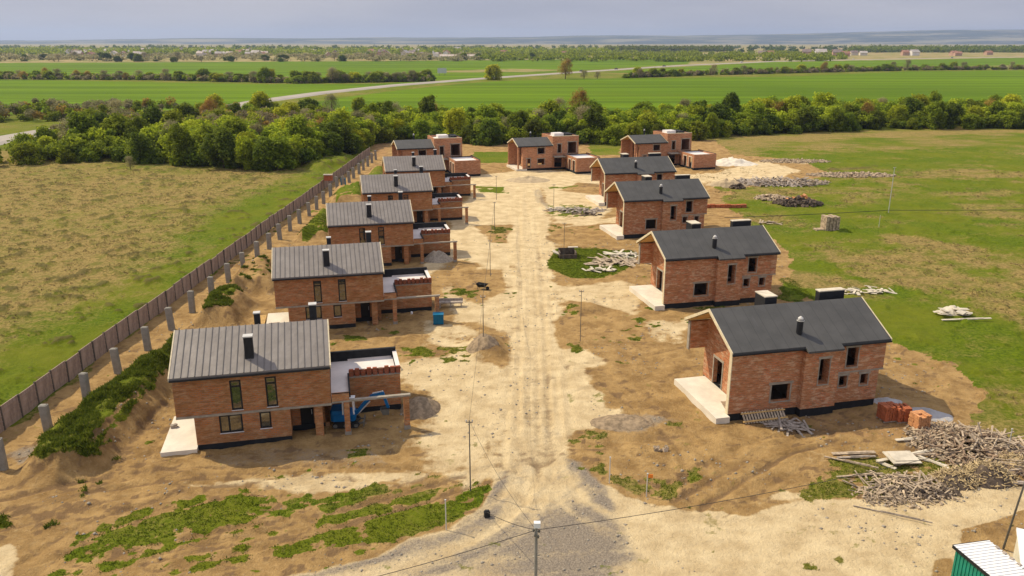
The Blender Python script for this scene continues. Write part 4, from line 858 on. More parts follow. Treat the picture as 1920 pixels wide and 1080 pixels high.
def stake(x, y, h, label, flag=None):
    o = empty('marker_stake', (x, y, gz(x, y))); tag(o, label, 'stake'); m = MB(); m.tube([(0, 0, -.2), (0, 0, h)], .035, 6); m.build('shaft', M['cap'], o)
    f = MB(); f.box(-.05, .05, -.05, .05, h+.003, h+.06); f.build('cap', M['cap'], o)
    if flag: g = MB(); g.box(.05, .36, -.015, .015, h-.28, h-.02); g.build('flag', M[flag], o)
stake(6.7, 48.7, 1.95, 'thin grey marker stake at the verge just right of the street')
stake(9.0, 47.1, 1.7, 'thin marker stake with an orange flag on the right verge', 'orange')
stake(-4.1, 43.2, 2.1, 'thin grey marker stake in the turf left of the junction')
stake(36.6, 52.9, 1.85, 'white topped stake behind the timber debris near the right edge')
m = MB(); m.obox((-1.6, 44.6, gz(-1.6, 44.6)+.2), .35, .3, .45, Matrix.Rotation(.3, 3, 'Z')); m.obox((-1.6, 44.6, gz(-1.6, 44.6)+.46), .25, .2, .06); tag(m.build('junction_box', M['rubber']), 'small black cable box on the left verge of the junction', 'box')

# ------------------------------------------------------------------ mini excavator under the first carport
def excavator():
    ex, ey, _ = hp(WEST[0], 10.9, 1.7); r = empty('mini_excavator', (ex, ey, gz(ex, ey)+.02), ANG+R(-8)); r.scale = (1.12, 1, 1); tag(r, 'blue mini excavator with white cab frame parked under the carport', 'excavator')
    for s in (-1, 1):
        t = MB(); prof = [(-.95, .22), (-.78, .03), (.78, .03), (.95, .22), (.78, .46), (-.78, .46)]
        n = len(prof); yc = s*.55; t.quadmesh([(a, yc-.15, b) for a, b in prof]+[(a, yc+.15, b) for a, b in prof], [tuple(range(n)), tuple(reversed(range(n, 2*n)))]+[((i+1) % n, i, n+i, n+(i+1) % n) for i in range(n)])
        for k in range(9): t.box(-.78+k*.19, -.70+k*.19, yc-.17, yc+.17, .463, .49)
        tr = t.build('track', M['rubber'], r)
        for xx in (-.72, 0, .72): w = MB(); w.tube([(xx, yc-.165*s-.01, .24), (xx, yc+.19*s, .24)], .15, 12); w.build('wheel', M['steel'], tr)
    b = MB(); b.prism([(-1.0, -.55), (-.8, -.7), (.55, -.7), (.7, -.5), (.7, .5), (.55, .7), (-.8, .7), (-1.0, .55)], .62, 1.15); b.prism([(-1.0, -.5), (-.9, -.65), (-.2, -.65), (-.2, .65), (-.9, .65), (-1.0, .5)], 1.153, 1.5); b.tube([(0, 0, .46), (0, 0, .62)], .4, 14); b.build('body', M['blue'], r)
    c = MB()
    for (x, y) in ((-.15, -.6), (.6, -.6), (.6, .15), (-.15, .15)): c.bar((x, y, 1.16), (x*.92, y*.95, 2.35), .07)
    c.box(-.25, .68, -.66, .2, 2.353, 2.42); cb = c.build('cab', M['white'], r); s = MB(); s.box(-.05, .3, -.45, 0, 1.16, 1.45); s.box(-.1, .0, -.45, 0, 1.453, 1.95); s.build('seat', M['rubber'], cb)
    b = MB(); pts = [(.7, .0, .95), (1.25, 0, 1.75), (1.9, 0, 2.45), (2.7, 0, 2.62)]
    for p, q in zip(pts, pts[1:]): b.bar(p, q, .2, .24)
    b.build('boom', M['blue'], r)
    a = MB(); a.bar((2.62, 0, 2.62), (2.95, 0, 1.35), .17, .2); a.build('arm', M['blue'], r)
    h = MB(); h.bar((.9, .0, 1.0), (1.7, 0, 1.95), .08); h.build('hydraulic_ram', M['cap'], r); h = MB(); h.bar((1.9, 0, 2.62), (2.65, 0, 2.78), .07); h.build('hydraulic_ram', M['cap'], r)
    k = MB(); k.prism([(2.55, -.3), (3.0, -.3), (3.0, .3), (2.55, .3)], .85, .9); k.quadmesh([(2.55, -.3, .9), (2.55, .3, .9), (2.4, .3, 1.3), (2.4, -.3, 1.3), (3.0, -.3, .9), (3.0, .3, .9), (3.05, .3, 1.35), (3.05, -.3, 1.35)], [(0, 1, 2, 3), (4, 7, 6, 5), (0, 3, 7, 4), (1, 5, 6, 2)]); k.build('bucket', M['steel'], r)
    d = MB(); d.box(1.2, 1.27, -.7, .7, .1, .5); d.bar((.7, -.4, .3), (1.2, -.4, .3), .08); d.bar((.7, .4, .3), (1.2, .4, .3), .08); d.build('dozer_blade', M['steel'], r)
excavator()

# ------------------------------------------------------------------ debris, pallets and small things
def rmat(rs, flat=.25):
    return (Matrix.Rotation(rs.uniform(0, math.tau), 3, 'Z') @ Matrix.Rotation(rs.gauss(0, flat), 3, 'Y') @ Matrix.Rotation(rs.gauss(0, flat), 3, 'X'))
def planks(name, c, rx, ry, n, h, lab, cat, mat, seed, L=(.8, 2.6), w=(.08, .2), rot=0, flat=.25, kind=None):
    rs = random.Random(seed); m = MB(); cr_, sr = math.cos(rot), math.sin(rot)
    for i in range(n):
        a = rs.uniform(0, math.tau); q = math.sqrt(rs.random()); x = math.cos(a)*q*rx; y = math.sin(a)*q*ry; X_, Y_ = x*cr_-y*sr, x*sr+y*cr_
        z = gz(c[0]+X_, c[1]+Y_) + .05 + rs.random()*h*max(0, 1-q*q)
        m.obox((X_, Y_, z), rs.uniform(*L), rs.uniform(*w), rs.uniform(.03, .08), rmat(rs, flat))
    o = m.build(name, M[mat]); o.location = (c[0], c[1], 0); tag(o, lab, cat, kind=kind); return o
def rubble(name, c, rx, ry, n, h, lab, cat, mat, seed, s=(.12, .45), rot=0, kind=None):
    rs = random.Random(seed); m = MB(); cr_, sr = math.cos(rot), math.sin(rot)
    for i in range(n):
        a = rs.uniform(0, math.tau); q = math.sqrt(rs.random()); x = math.cos(a)*q*rx; y = math.sin(a)*q*ry; X_, Y_ = x*cr_-y*sr, x*sr+y*cr_
        k = rs.uniform(*s); z = gz(c[0]+X_, c[1]+Y_) + rs.random()*h*max(0, 1-q*q) + k*.15
        Mx = rmat(rs, .6); vs = []
        for d in (-1, 1):
            for b in (-1, 1):
                for a_ in (-1, 1): vs.append(Vector((X_, Y_, z)) + Mx @ Vector((a_*k*rs.uniform(.3, .6), b*k*rs.uniform(.25, .55), d*k*rs.uniform(.15, .4))))
        m.quadmesh(vs, [(0, 2, 3, 1), (4, 5, 7, 6), (0, 1, 5, 4), (1, 3, 7, 5), (3, 2, 6, 7), (2, 0, 4, 6)])
    o = m.build(name, M[mat]); o.location = (c[0], c[1], 0); tag(o, lab, cat, kind=kind); return o
def heap(name, c, rx, ry, h, lab, cat, mat, seed, rot=0, rough=.35):
    n = 40; V = []; Fh = []
    for j in range(n+1):
        for i in range(n+1):
            a, b = i/n*2-1, j/n*2-1; q = math.hypot(a, b); x, y = a*rx, b*ry; xr, yr = x*math.cos(rot)-y*math.sin(rot), x*math.sin(rot)+y*math.cos(rot)
            hh = h*max(0, 1-q**1.3)*(1-rough+rough*2*float(vn(x*1+seed*7, y, .7, seed))) - .12*(q > 1) + .05*float(vn(x, y+seed, .25, seed+3)) 
            V.append((xr, yr, gz(c[0]+xr, c[1]+yr)+hh-.03))
    for j in range(n):
        for i in range(n): k = j*(n+1)+i; Fh.append((k, k+1, k+n+2, k+n+1))
    o = np_mesh(name, V, Fh, M[mat], smooth=True); o.location = (c[0], c[1], 0); tag(o, lab, cat); return o

planks('timber_debris', (34.3, 53.6), 4.4, 3.6, 800, .6, 'big low heap of splintered pale timber offcuts on the grass at right', 'debris heap', 'rubble', 1, (.2, .9), (.05, .16), rot=-.5, flat=.4, kind='stuff')
rubble('timber_chips', (34.3, 53.6), 4.8, 4.1, 700, .4, 'small pale chips strewn through the big timber heap', 'debris', 'rubble', 55, (.08, .26), rot=-.5, kind='stuff')
planks('brown_timber', (34.4, 53.2), 4.3, 3.6, 420, .75, 'brown broken sticks mixed into the big timber heap', 'debris', 'clay_d', 51, (.25, 1.2), (.05, .16), rot=-.5, flat=.35, kind='stuff')
planks('timber_scrap', (35.0, 53.2), 4.6, 3.9, 150, .9, 'grey boards tangled over the big debris heap at right', 'debris', 'oldwood', 2, (.8, 2.4), (.06, .16), rot=-.5, kind='stuff')
planks('timber_debris', (26.6, 47.6), 3.6, 1.8, 200, .25, 'low scatter of broken pale wood beside the cross road', 'debris', 'rubble', 3, (.15, .8), (.05, .14), rot=.25, flat=.3, kind='stuff')
rubble('timber_chips', (26.6, 47.6), 4.0, 2.2, 220, .15, 'small stones and chips beside the cross road', 'debris', 'rubble', 56, (.07, .24), rot=.25, kind='stuff')
planks('timber_scrap', (26.4, 48.0), 3.6, 1.9, 110, .35, 'thin splintered sticks scattered beside the cross road', 'debris', 'oldwood', 4, (.5, 1.9), (.05, .12), kind='stuff')
rubble('dark_debris', (27.6, 47.2), 2.4, .9, 160, .3, 'dark broken scraps among the sticks beside the cross road', 'debris', 'rubble_d', 5, (.1, .3), kind='stuff')
for k, (px, py, L, rz, w, mat, lab) in enumerate(((1700, 857, 5.4, .33, .3, 'sheet', 'long pale board lying along the front of the timber heap'), (1715, 857, 3.2, .1, .16, 'oldwood', 'thin plank beside the long pale board'), (1747, 868, 2.9, -.95, .2, 'sheet', 'pale plank crossing another on the turf in front of the heap'),
    (1738, 866, 2.6, -.55, .14, 'sheet', 'slimmer crossed plank on the turf in front of the heap'), (1662, 872, 1.4, -.9, .3, 'sheet', 'short fat pale board beside the flat sheet'), (1600, 853, 3.2, .04, .35, 'oldwood', 'two-board stack lying left of the timber heap'),
    (1605, 860, 2.9, .08, .2, 'greywood', 'grey board just below the stacked boards'), (1595, 872, 3.6, -.5, .14, 'oldwood', 'slanting plank on the weeds left of the debris'), (1612, 893, 3.4, .1, .16, 'oldwood', 'plank lying flat above the stick scatter'),
    (1700, 827, 1.8, .12, .3, 'sheet', 'short pale board below the pallet of pale bricks'), (1672, 968, 4.6, -.48, .05, 'greywood', 'thin bent rod lying on the pale cross road'), (1812, 600, 5.5, .05, .3, 'sheet', 'long white board on the grass at far right'), (1893, 909, 3.2, -.05, .35, 'greywood', 'grey log at the verge by the right edge'),
    (740, 690, 1.2, .2, .15, 'greywood', 'small board on soil behind the first left house'), (1180, 790, .01, 0, .01, 'greywood', ''))):
    if not lab: continue
    x, y = G(px, py); m = MB(); m.obox((0, 0, 0), L, w, .07); m.obox((.1*L, .02, .06), L*.5, w*.6, .04)
    o = m.build('plank', M[mat]); o.location = (x, y, gz(x, y)+.12); o.rotation_euler = (0, random.uniform(-.03, .03), rz); tag(o, lab, 'plank')
x, y = G(1690, 866); m = MB(); m.obox((0, 0, 0), 2.2, 1.5, .08); m.obox((.1, .1, .07), 1.9, 1.2, .04); o = m.build('board_sheet', M['sheet']); o.location = (x, y, gz(x, y)+.35); o.rotation_euler = (.1, .06, .15); tag(o, 'flat cream board sheet lying on the timber scraps', 'sheet')
# brushwood piles
for k, ((px, py), rx, h, lab) in enumerate((((1795, 905), 1.5, .9, 'heap of pale brushwood with a dark hollow, left of two'), ((1852, 898), 1.9, 1.1, 'bigger heap of pale brushwood near the right edge'), ((1900, 872), 1.6, .6, 'low straw heap at the right edge behind the brushwood'))):
    c = G(px, py); o = heap('brush_pile', c, rx, rx*.75, h, lab, 'brush pile', 'rubble_d' if k < 2 else 'straw', 30+k, .2)
    rs = random.Random(60+k); m = MB()
    for i in range(230):
        a = rs.uniform(0, math.tau); q = math.sqrt(rs.random()); X_, Y_ = math.cos(a)*q*rx*1.05, math.sin(a)*q*rx*.8+.15; z = gz(c[0]+X_, c[1]+Y_)+h*max(0, 1-q**1.3)+.05
        m.obox((X_, Y_, z), rs.uniform(.3, .9), .05, .05, rmat(rs, .4))
    m.build('twigs', M['straw'], o)
# brick pallets
def pallet(px, py, w, d, h, mat, lab, rows=5, tilt=0, rz=.2, split=True):
    x, y = G(px, py); r = empty('brick_pallet', (x, y, gz(x, y)), rz); tag(r, lab, 'brick stack')
    b = MB()
    for k in (-.42, 0, .42): b.box(-w/2, w/2, k*d-.05, k*d+.05, 0, .1)
    b.build('pallet', M['greywood'], r); m = MB(); rs = random.Random(int(px)); rows += 2; hh = h/rows
    nx = max(2, int(w/.2)); 
    for j in range(rows):
        for i in range(nx):
            for q in range(2):
                if j == rows-1 and rs.random() < .25: continue
                g = .05 if (split and i == nx//2) else 0
                m.obox((-w/2+w/nx*(i+.5)+g+rs.uniform(-.02, .02), (q-.5)*d/2+rs.uniform(-.02, .02), .12+hh*(j+.5)), w/nx-.025, d/2-.03, hh-.02, Matrix.Rotation(rs.uniform(-.05, .05), 3, 'Z'))
    m.build('bricks', M[mat], r)
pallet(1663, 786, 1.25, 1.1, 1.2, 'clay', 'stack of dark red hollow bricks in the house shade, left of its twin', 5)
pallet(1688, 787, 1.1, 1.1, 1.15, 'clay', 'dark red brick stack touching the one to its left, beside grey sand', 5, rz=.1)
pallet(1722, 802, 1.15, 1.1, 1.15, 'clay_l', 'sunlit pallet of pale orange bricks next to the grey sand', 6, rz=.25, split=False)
heap('sand_pile', G(1740, 778), 1.9, 1.3, .45, 'spilled heap of light grey sand behind the pale brick pallet', 'sand pile', 'palesand', 3, -.3)
heap('sand_pile', G(1663, 752), 1.3, .8, .35, 'small grey sand patch in the shade at the house corner', 'sand pile', 'palesand', 4)
heap('gravel_pile', G(1165, 792), 2.6, 1.5, .35, 'low heap of dark gravel on pale ground right of the street', 'gravel pile', 'earth', 5, .1)
heap('gravel_pile', G(788, 765), 1.7, 2.0, 1.0, 'grey brown gravel pile right of the first carport', 'gravel pile', 'earth', 6)
heap('sand_pile', G(822, 487), 2.2, 1.8, 1.3, 'grey brown sand pile in front of the third left house carport', 'sand pile', 'greysand', 7)
heap('sand_pile', G(905, 655), 1.7, 1.7, .9, 'brown soil heap beside the street in front of the second pole', 'soil pile', 'earth', 8)
heap('sand_pile', G(718, 371), 2.6, 1.8, 1.5, 'soil heap at the fence side of the fourth left house', 'soil pile', 'sand', 9)
heap('sand_pile', G(1372, 308), 6.5, 3.5, 1.5, 'pale chalk heap right of the back row', 'sand pile', 'slab', 10)
heap('gravel_pile', G(990, 338), 5, 3.5, .8, 'low grey gravel pile in front of the middle back row house', 'gravel pile', 'sand', 11)
rubble('chalk_rubble', G(1595, 329), 10, 3.2, 900, .35, 'long bank of white chalk rubble in the far right field', 'rubble', 'rubble', 11, (.15, .6), kind='stuff')
rubble('chalk_rubble', G(1490, 303), 9, 3.0, 500, .2, 'thin strip of white rubble near the back row', 'rubble', 'rubble', 12, (.15, .55), kind='stuff')
planks('timber_debris', G(1460, 343), 10, 4.8, 520, .35, 'wide scatter of grey brown boards on pale soil, far right', 'debris', 'greywood', 13, (1, 3.5), (.15, .5), kind='stuff')
rubble('brick_rubble', G(1478, 343), 9, 3.5, 250, .5, 'brownish rubble mixed into the far board scatter', 'rubble', 'rubble', 15, (.2, .7), kind='stuff')
rubble('brick_rubble', G(1495, 383), 4.6, 2.6, 220, 1.1, 'heap of broken red bricks and dark scraps on the grass', 'rubble', 'rubble_d', 14, (.3, .8), kind='stuff')
rubble('brick_rubble', G(1500, 379), 3.0, 1.8, 70, 1.2, 'orange brick pieces topping the dark heap on the grass', 'rubble', 'clay_l', 24, (.3, .7), kind='stuff')
rubble('chalk_rubble', G(1448, 373), 3.4, 2.2, 130, .6, 'pale plaster rubble beside the red brick heap', 'rubble', 'rubble', 16, (.3, .8), kind='stuff')
heap('soil_pile', G(1362, 348), 4.5, 2.6, 1.4, 'weedy brown soil pile near the third dark-roofed house', 'soil pile', 'sand', 17)
rubble('soil_clump', G(1383, 353), 1.6, 1.2, 60, .9, 'dark clump of scrap on the grass near the weedy soil pile', 'debris', 'rubble_d', 18, (.3, .8), kind='stuff')
rubble('chalk_rubble', G(1240, 842), .5, .4, 8, .05, 'few pale stones on the bare soil below the nearest right house', 'stones', 'rubble', 19, kind='stuff')
# pale slab pile and board at right
c = G(1788, 586); o = heap('sheet_pile', c, 2.0, 1.2, .55, 'pile of torn cream insulation sheets on the grass at right', 'sheet pile', 'sheet', 20)
x, y = G(1788, 592); m = MB()
for k in range(14): m.obox((x+random.uniform(-1.5, 1.5), y+random.uniform(-.6, .8), gz(x, y)+.3+.03*k), random.uniform(.7, 1.5), random.uniform(.4, .8), .05, rmat(random, .15))
o2 = m.build('loose_sheets', M['sheet'], o); o2.location = (-c[0], -c[1], 0)
# concrete rings / block in the field
x, y = G(1555, 431); r = empty('concrete_block_stack', (x, y, gz(x, y)), .15); tag(r, 'lone stack of upright pale concrete slabs in the right field', 'slab stack')
for k in range(4):
    m = MB(); m.box(-1.15+k*.6, -1.15+k*.6+.5, -.9, .9, 0, 2.3-.12*(k % 2)); m.build('slab', M['rubble'], r)
m = MB(); m.box(-2.6, -1.2, -.7, .5, 0, .25); m.build('base_slab', M['rubble'], r)
# white rubble, boards around plot
for k, (px, py, rx, ry, n, mat, lab, L) in enumerate(((1150, 492, 3.6, 2.0, 60, 'oldwood', 'scattered long pale boards on the turf plot near the pit', (1.5, 4.5)), (1165, 478, 2.0, 1.4, 26, 'sheet', 'bright boards crossed at the right of the turf plot', (1.5, 4)), (1128, 507, 2.4, .9, 22, 'sheet', 'broken cream slabs at the lower rim of the turf plot', (.6, 1.6)),
    (1080, 395, 5, 2.4, 70, 'greywood', 'grey scrap boards on the small weedy plot by the third right house', (.8, 2.6)), (1095, 402, 3, 1.0, 30, 'rubble_d', 'dark scrap heap at the rim of the small weedy plot', (.6, 1.6)), (1047, 392, 2.5, 1.2, 24, 'sheet', 'pale broken slabs at the street side of the small weedy plot', (.6, 1.6)), (1620, 548, 4, 1.2, 40, 'sheet', 'pale scrap boards on the grass behind the nearest right house', (.6, 1.8)),
    (1440, 420, 3.0, 1.2, 14, 'oldwood', 'loose boards on the grass behind the second right house', (1, 3)))):
    planks('board_scatter', G(px, py), rx, ry, n, .35, lab, 'boards', mat, 80+k, L, (.15, .4), kind='stuff', flat=.1)
# open pit with earth sides in the turf plot
x, y = G(1064, 482); r = empty('brick_pit', (x, y, gz(x, y)), .05); tag(r, 'open square pit with dark lining on the turf plot', 'pit')
m = MB(); m.wall((-1.2, -1.0), (1.2, -1.0), -.1, .55, .15); m.wall((1.2, -.85), (1.2, 1.0), -.1, .8, .15); m.wall((1.05, 1.0), (-1.2, 1.0), -.1, 1.1, .15); m.wall((-1.2, .85), (-1.2, -.85), -.1, .8, .15); m.build('lining', M['rubble_d'], r)
m = MB(); m.obox((-1.6, .3, .6), 1.0, 1.5, .12, Matrix.Rotation(.4, 3, 'Y')); m.build('cover', M['sheet'], r); m = MB(); m.obox((.9, 1.2, 1.1), 1.4, .5, .1); m.build('cover', M['sheet'], r)
# planks leaning at the first east house
c = hp(EAST[0], 2.6, -.9); r = empty('leaning_formwork', (c[0], c[1], gz(c[0], c[1])), ANG); tag(r, 'slatted formwork panel leaning on the plinth of the nearest right house', 'formwork')
m = MB(); Mx = Matrix.Rotation(.75, 3, 'X')
for k in range(15): m.obox((-1.6+k*.25, .30, .45), .15, 1.0, .06, Mx)
m.build('slat', M['oldwood'], r); m = MB(); m.obox((.15, .02, .26), 3.9, .12, .06, Mx); m.obox((.15, .50, .72), 3.9, .1, .05, Mx); m.build('rail', M['wood'], r)
planks('board_scatter', hp(EAST[0], 4.2, -1.8)[:2], 1.8, .8, 34, .3, 'loose grey boards on the soil in front of the leaning formwork', 'boards', 'greywood', 101, (.8, 2.4), (.1, .25), kind='stuff', flat=.1)
x, y, _ = hp(EAST[0], .9, 1.6); m = MB()
for k in range(6): m.obox((x, y+k*.22-.5, .62), 1.2, .16, .04, Matrix.Rotation(ANG, 3, 'Z'))
m.obox((x-.5, y, .59), .1, 1.3, .05); m.obox((x+.5, y, .59), .1, 1.3, .05)
tag(m.build('wooden_pallet', M['oldwood']), 'small wooden pallet on the terrace of the nearest right house', 'pallet')
# blue container, bench, boxes
x, y = -7.9, 81.1; r = empty('blue_container', (x, y, gz(x, y)), .08); tag(r, 'square blue plastic container in front of a brick carport post', 'container')
m = MB(); m.box(-.55, .55, -.45, .45, .08, 1.12)
for k in range(5): m.box(-.53+k*.24, -.47+k*.24, -.48, -.453, .1, 1.1)
m.build('tub', M['bluebox'], r); m = MB(); m.box(-.58, .58, -.5, .48, 1.123, 1.18); m.build('lid', M['bluebox'], r)
x, y = G(845, 575); r = empty('timber_bench', (x, y, gz(x, y)), .05); tag(r, 'low grey timber rack right of the blue container', 'rack')
m = MB(); m.box(-1.4, 1.4, -.4, .4, .55, .68); m.box(-1.4, 1.4, .3, .4, .683, .95); m.build('top', M['greywood'], r)
for s in (-1.2, 0, 1.2): m = MB(); m.box(s-.06, s+.06, -.35, .35, 0, .547); m.build('leg', M['greywood'], r)
x, y = G(700, 575); x, y, _ = hp(WEST[1], 13.0, 2.9); m = MB(); m.tube([(0, 0, 0), (0, 0, .25), (0, 0, .32)], [.14, .14, .05], 12); o = m.build('white_canister', M['white']); o.location = (x, y, gz(x, y)); tag(o, 'small white canister against the black plinth of the second left garage', 'canister')
# boards & sawhorse on the second west terrace
x, y, _ = hp(WEST[1], -2.9, 2.2); m = MB()
for k in range(4): m.obox((x+.17*k-.3, y, .42+.01*k), .14, 5.2, .05, Matrix.Rotation(ANG, 3, 'Z'))
tag(m.build('plank_stack', M['wood']), 'long fresh yellow planks along the terrace edge of the second left house', 'planks')
x, y, _ = hp(WEST[1], -1.5, -.1); r = empty('sawhorse', (x, y, .37), ANG); tag(r, 'wooden sawhorse frame on the cream terrace of the second left house', 'sawhorse')
m = MB(); m.box(-.55, .55, -.05, .05, .7, .8); m.build('beam', M['oldwood'], r)
for (a, b) in ((-.5, -.3), (-.5, .3), (.5, -.3), (.5, .3)): m = MB(); m.bar((a*.9, 0, .7), (a, b, 0), .06); m.build('leg', M['oldwood'], r)
x, y, _ = hp(WEST[0], -2.2, 3.6); m = MB(); m.obox((x, y, .47), .5, .35, .2, Matrix.Rotation(.4, 3, 'Z')); m.obox((x+.1, y, .6), .3, .25, .08, Matrix.Rotation(.9, 3, 'Z')); tag(m.build('offcut', M['greywood']), 'small dark offcut on the cream terrace of the nearest left house', 'offcut')
# shed by the fence
x, y = G(617, 356); r = empty('site_box', (x, y, gz(x, y))); tag(r, 'small rusty brown box on a post between the fence and the posts', 'box')
m = MB(); m.box(-.06, .06, -.06, .06, 0, 1.9); m.build('leg', M['greywood'], r); m = MB(); m.box(-.8, .8, -.5, .5, 1.903, 3.0); m.build('body', M['clay'], r); m = MB(); m.box(-.95, .95, -.65, .65, 3.003, 3.12); m.build('lid', M['greywood'], r)
x, y = G(644, 348); m = MB(); m.box(-.5, .5, -.4, .4, 0, 1.5); m.box(-.45, .45, -.35, .35, 1.503, 1.6); o = m.build('blue_container', M['bluebox']); o.location = (x, y, gz(x, y)); tag(o, 'tall blue drum box among the far concrete posts', 'container')
# red roof tiles strip by third house, orange stick
x, y = G(1355, 389); m = MB()
for k in range(9): m.box(-4.2+k*.95, -3.35+k*.95, -.35, .35, .02, .55+.05*(k % 3))
o = m.build('tile_stack', M['clay']); o.location = (x, y, gz(x, y)); tag(o, 'long row of stacked red tiles on the grass right of the third dark-roofed house', 'tile stack')
# wheelbarrow and trench junk on the brown patch
x, y = G(903, 543); r = empty('wheelbarrow', (x, y, gz(x, y)), -.4); tag(r, 'dark wheelbarrow left on the brown patch beside the street', 'wheelbarrow')
m = MB(); m.quadmesh([(-.3, -.3, .3), (.45, -.25, .35), (.45, .25, .35), (-.3, .3, .3), (-.6, -.45, .75), (.75, -.4, .7), (.75, .4, .7), (-.6, .45, .75)], [(0, 1, 2, 3), (0, 4, 5, 1), (1, 5, 6, 2), (2, 6, 7, 3), (3, 7, 4, 0)]); m.build('tray', M['rubber'], r)
m = MB(); m.tube([(.8, -.06, .22), (.8, .06, .22)], .22, 14); m.build('wheel', M['rubber'], r)
for s in (-1, 1): m = MB(); m.bar((.8, s*.1, .25), (-1.1, s*.3, .75), .05); m.bar((-.4, s*.22, .5), (-.45, s*.25, 0), .05); m.build('handle', M['steel'], r)

# a worker near the trees
def person():
    x, y = G(1444, 247); me = bpy.data.meshes.new('person'); bm = bmesh.new()
    J = {'pel': (0, 0, .95, .15), 'chest': (0, .02, 1.32, .17), 'neck': (0, .02, 1.50, .065), 'head': (0, .03, 1.64, .10), 'top': (0, .03, 1.72, .085), 'ls': (-.2, 0, 1.42, .065), 'le': (-.27, .02, 1.15, .05), 'lh': (-.24, -.08, .92, .04), 'rs': (.2, 0, 1.42, .065), 're': (.28, .0, 1.16, .05), 'rh': (.26, -.1, .95, .04),
         'lk': (-.12, -.03, .5, .08), 'lf': (-.14, .03, .08, .055), 'lt': (-.15, -.14, .05, .045), 'rk': (.12, -.08, .5, .08), 'rf': (.14, .06, .08, .055), 'rt': (.15, -.11, .05, .045)}
    v = {k: bm.verts.new(p[:3]) for k, p in J.items()}
    for a, b in (('pel', 'chest'), ('chest', 'neck'), ('neck', 'head'), ('head', 'top'), ('chest', 'ls'), ('ls', 'le'), ('le', 'lh'), ('chest', 'rs'), ('rs', 're'), ('re', 'rh'), ('pel', 'lk'), ('lk', 'lf'), ('lf', 'lt'), ('pel', 'rk'), ('rk', 'rf'), ('rf', 'rt')): bm.edges.new((v[a], v[b]))
    bm.to_mesh(me); bm.free(); o = bpy.data.objects.new('person', me); COL.objects.link(o); sm = o.modifiers.new('skin', 'SKIN'); o.modifiers.new('sub', 'SUBSURF').levels = 1
    for i, p in enumerate(J.values()): me.skin_vertices[0].data[i].radius = (p[3], p[3])
    me.skin_vertices[0].data[0].use_root = True; me.materials.append(M['sheet']); o.location = (x, y, gz(x, y)); tag(o, 'person in pale clothing standing at the foot of the tree belt', 'person')
person()

# kiosk with green walls and white ribbed roof at the lower right
def kiosk():
    KH = 3.0; a = Vector((*G(1787, 1021, KH), 0)); b = Vector((*G(1859, 1016, KH), 0)); d = (b-a).normalized(); n = Vector((d.y, -d.x, 0)); n = (Vector((*G(1920, 1063, KH), 0))-b).normalized()*1.0
    r = empty('site_kiosk', (a.x, a.y, 0), math.atan2(n.y, n.x)); tag(r, 'green walled cabin with white ribbed roof at the lower right corner', 'cabin')
    W_ = (b-a).length; L_ = 6.0
    w = MB(); w.box(.12, L_, .12, W_-.12, 0, KH-.15)
    for k in range(24): w.box(.2+k*.24, .28+k*.24, .085, .117, 0, KH-.18)
    for k in range(8): w.box(.085, .117, .2+k*.24, .28+k*.24, 0, KH-.18)
    m, t, bb = newmat('green_sheet'); co = objco(t); t.links.new(mixc(t, ramp(t, noise(t, 1.2, 3, .5, co), .3, .7), (0.0, .17, .10), (0.0, .22, .15)), bb.inputs['Base Color']); bb.inputs['Roughness'].default_value = .45
    w.build('wall', m, r); f = MB(); f.box(0, L_+.1, 0, W_, KH-.147, KH-.04)
    k = .05
    while k < L_: f.box(k, k+.06, .0, W_, KH-.037, KH+.0); k += .22
    ro = f.build('roof', M['white'], r)
    e = MB(); k = .6
    while k < L_: e.box(k, k+.22, W_-.16, W_-.02, KH+.003, KH+.05); k += .5
    e.build('roof_clip', M['greywood'], ro)
    f = MB(); f.box(-.03, -.003, 0, W_, KH-.2, KH-.02); f.box(0, L_+.1, -.03, -.003, KH-.2, KH-.02); f.build('fascia', M['frame'], ro)
kiosk()
x, y = G(1906, 989, 3.0); r = empty('white_cabin', (x, y, 0), R(-28)); tag(r, 'corner of a white cabin cut by the right edge', 'cabin')
m = MB(); m.box(.1, 3, -4, -.1, 0, 2.85); m.build('wall', M['cream'], r); m = MB(); m.box(0, 3.1, -4.1, 0, 2.853, 3.0); m.build('roof', M['white'], r)

# ------------------------------------------------------------------ trees
def leaf_cloud(lobes, n, size, seed, stretch=1.0, up=.8):
    g = np.random.default_rng(seed); L = np.array(lobes); wgt = L[:, 3]**2; pick = g.choice(len(L), n, p=wgt/wgt.sum())
    d = g.normal(size=(n, 3)); d /= np.linalg.norm(d, axis=1)[:, None]; d[:, 2] = np.where(g.random(n) < .3, np.abs(d[:, 2]), d[:, 2])
    rad = L[pick, 3]*(0.4 + .72*g.random(n)**.7 + .55*(g.random(n) < .10)*g.random(n)); c = L[pick, :3] + d*rad[:, None]; c[:, 2] = np.maximum(c[:, 2], .1)
    nn = d*.8 + g.normal(size=(n, 3))*.6 + np.array([0, 0, up]); nn /= np.linalg.norm(nn, axis=1)[:, None]
    a = np.cross(nn, g.normal(size=(n, 3))); a /= np.linalg.norm(a, axis=1)[:, None]; b = np.cross(nn, a)
    s = size*(.45+1.0*g.random(n))[:, None]; a *= s*stretch; b *= s
    V = np.stack([c-a-b*.7, c+a-b, c+a*.8+b, c-a*.9+b*.8], 1).reshape(-1, 3); Fq_ = np.arange(4*n).reshape(-1, 4)
    return V, Fq_
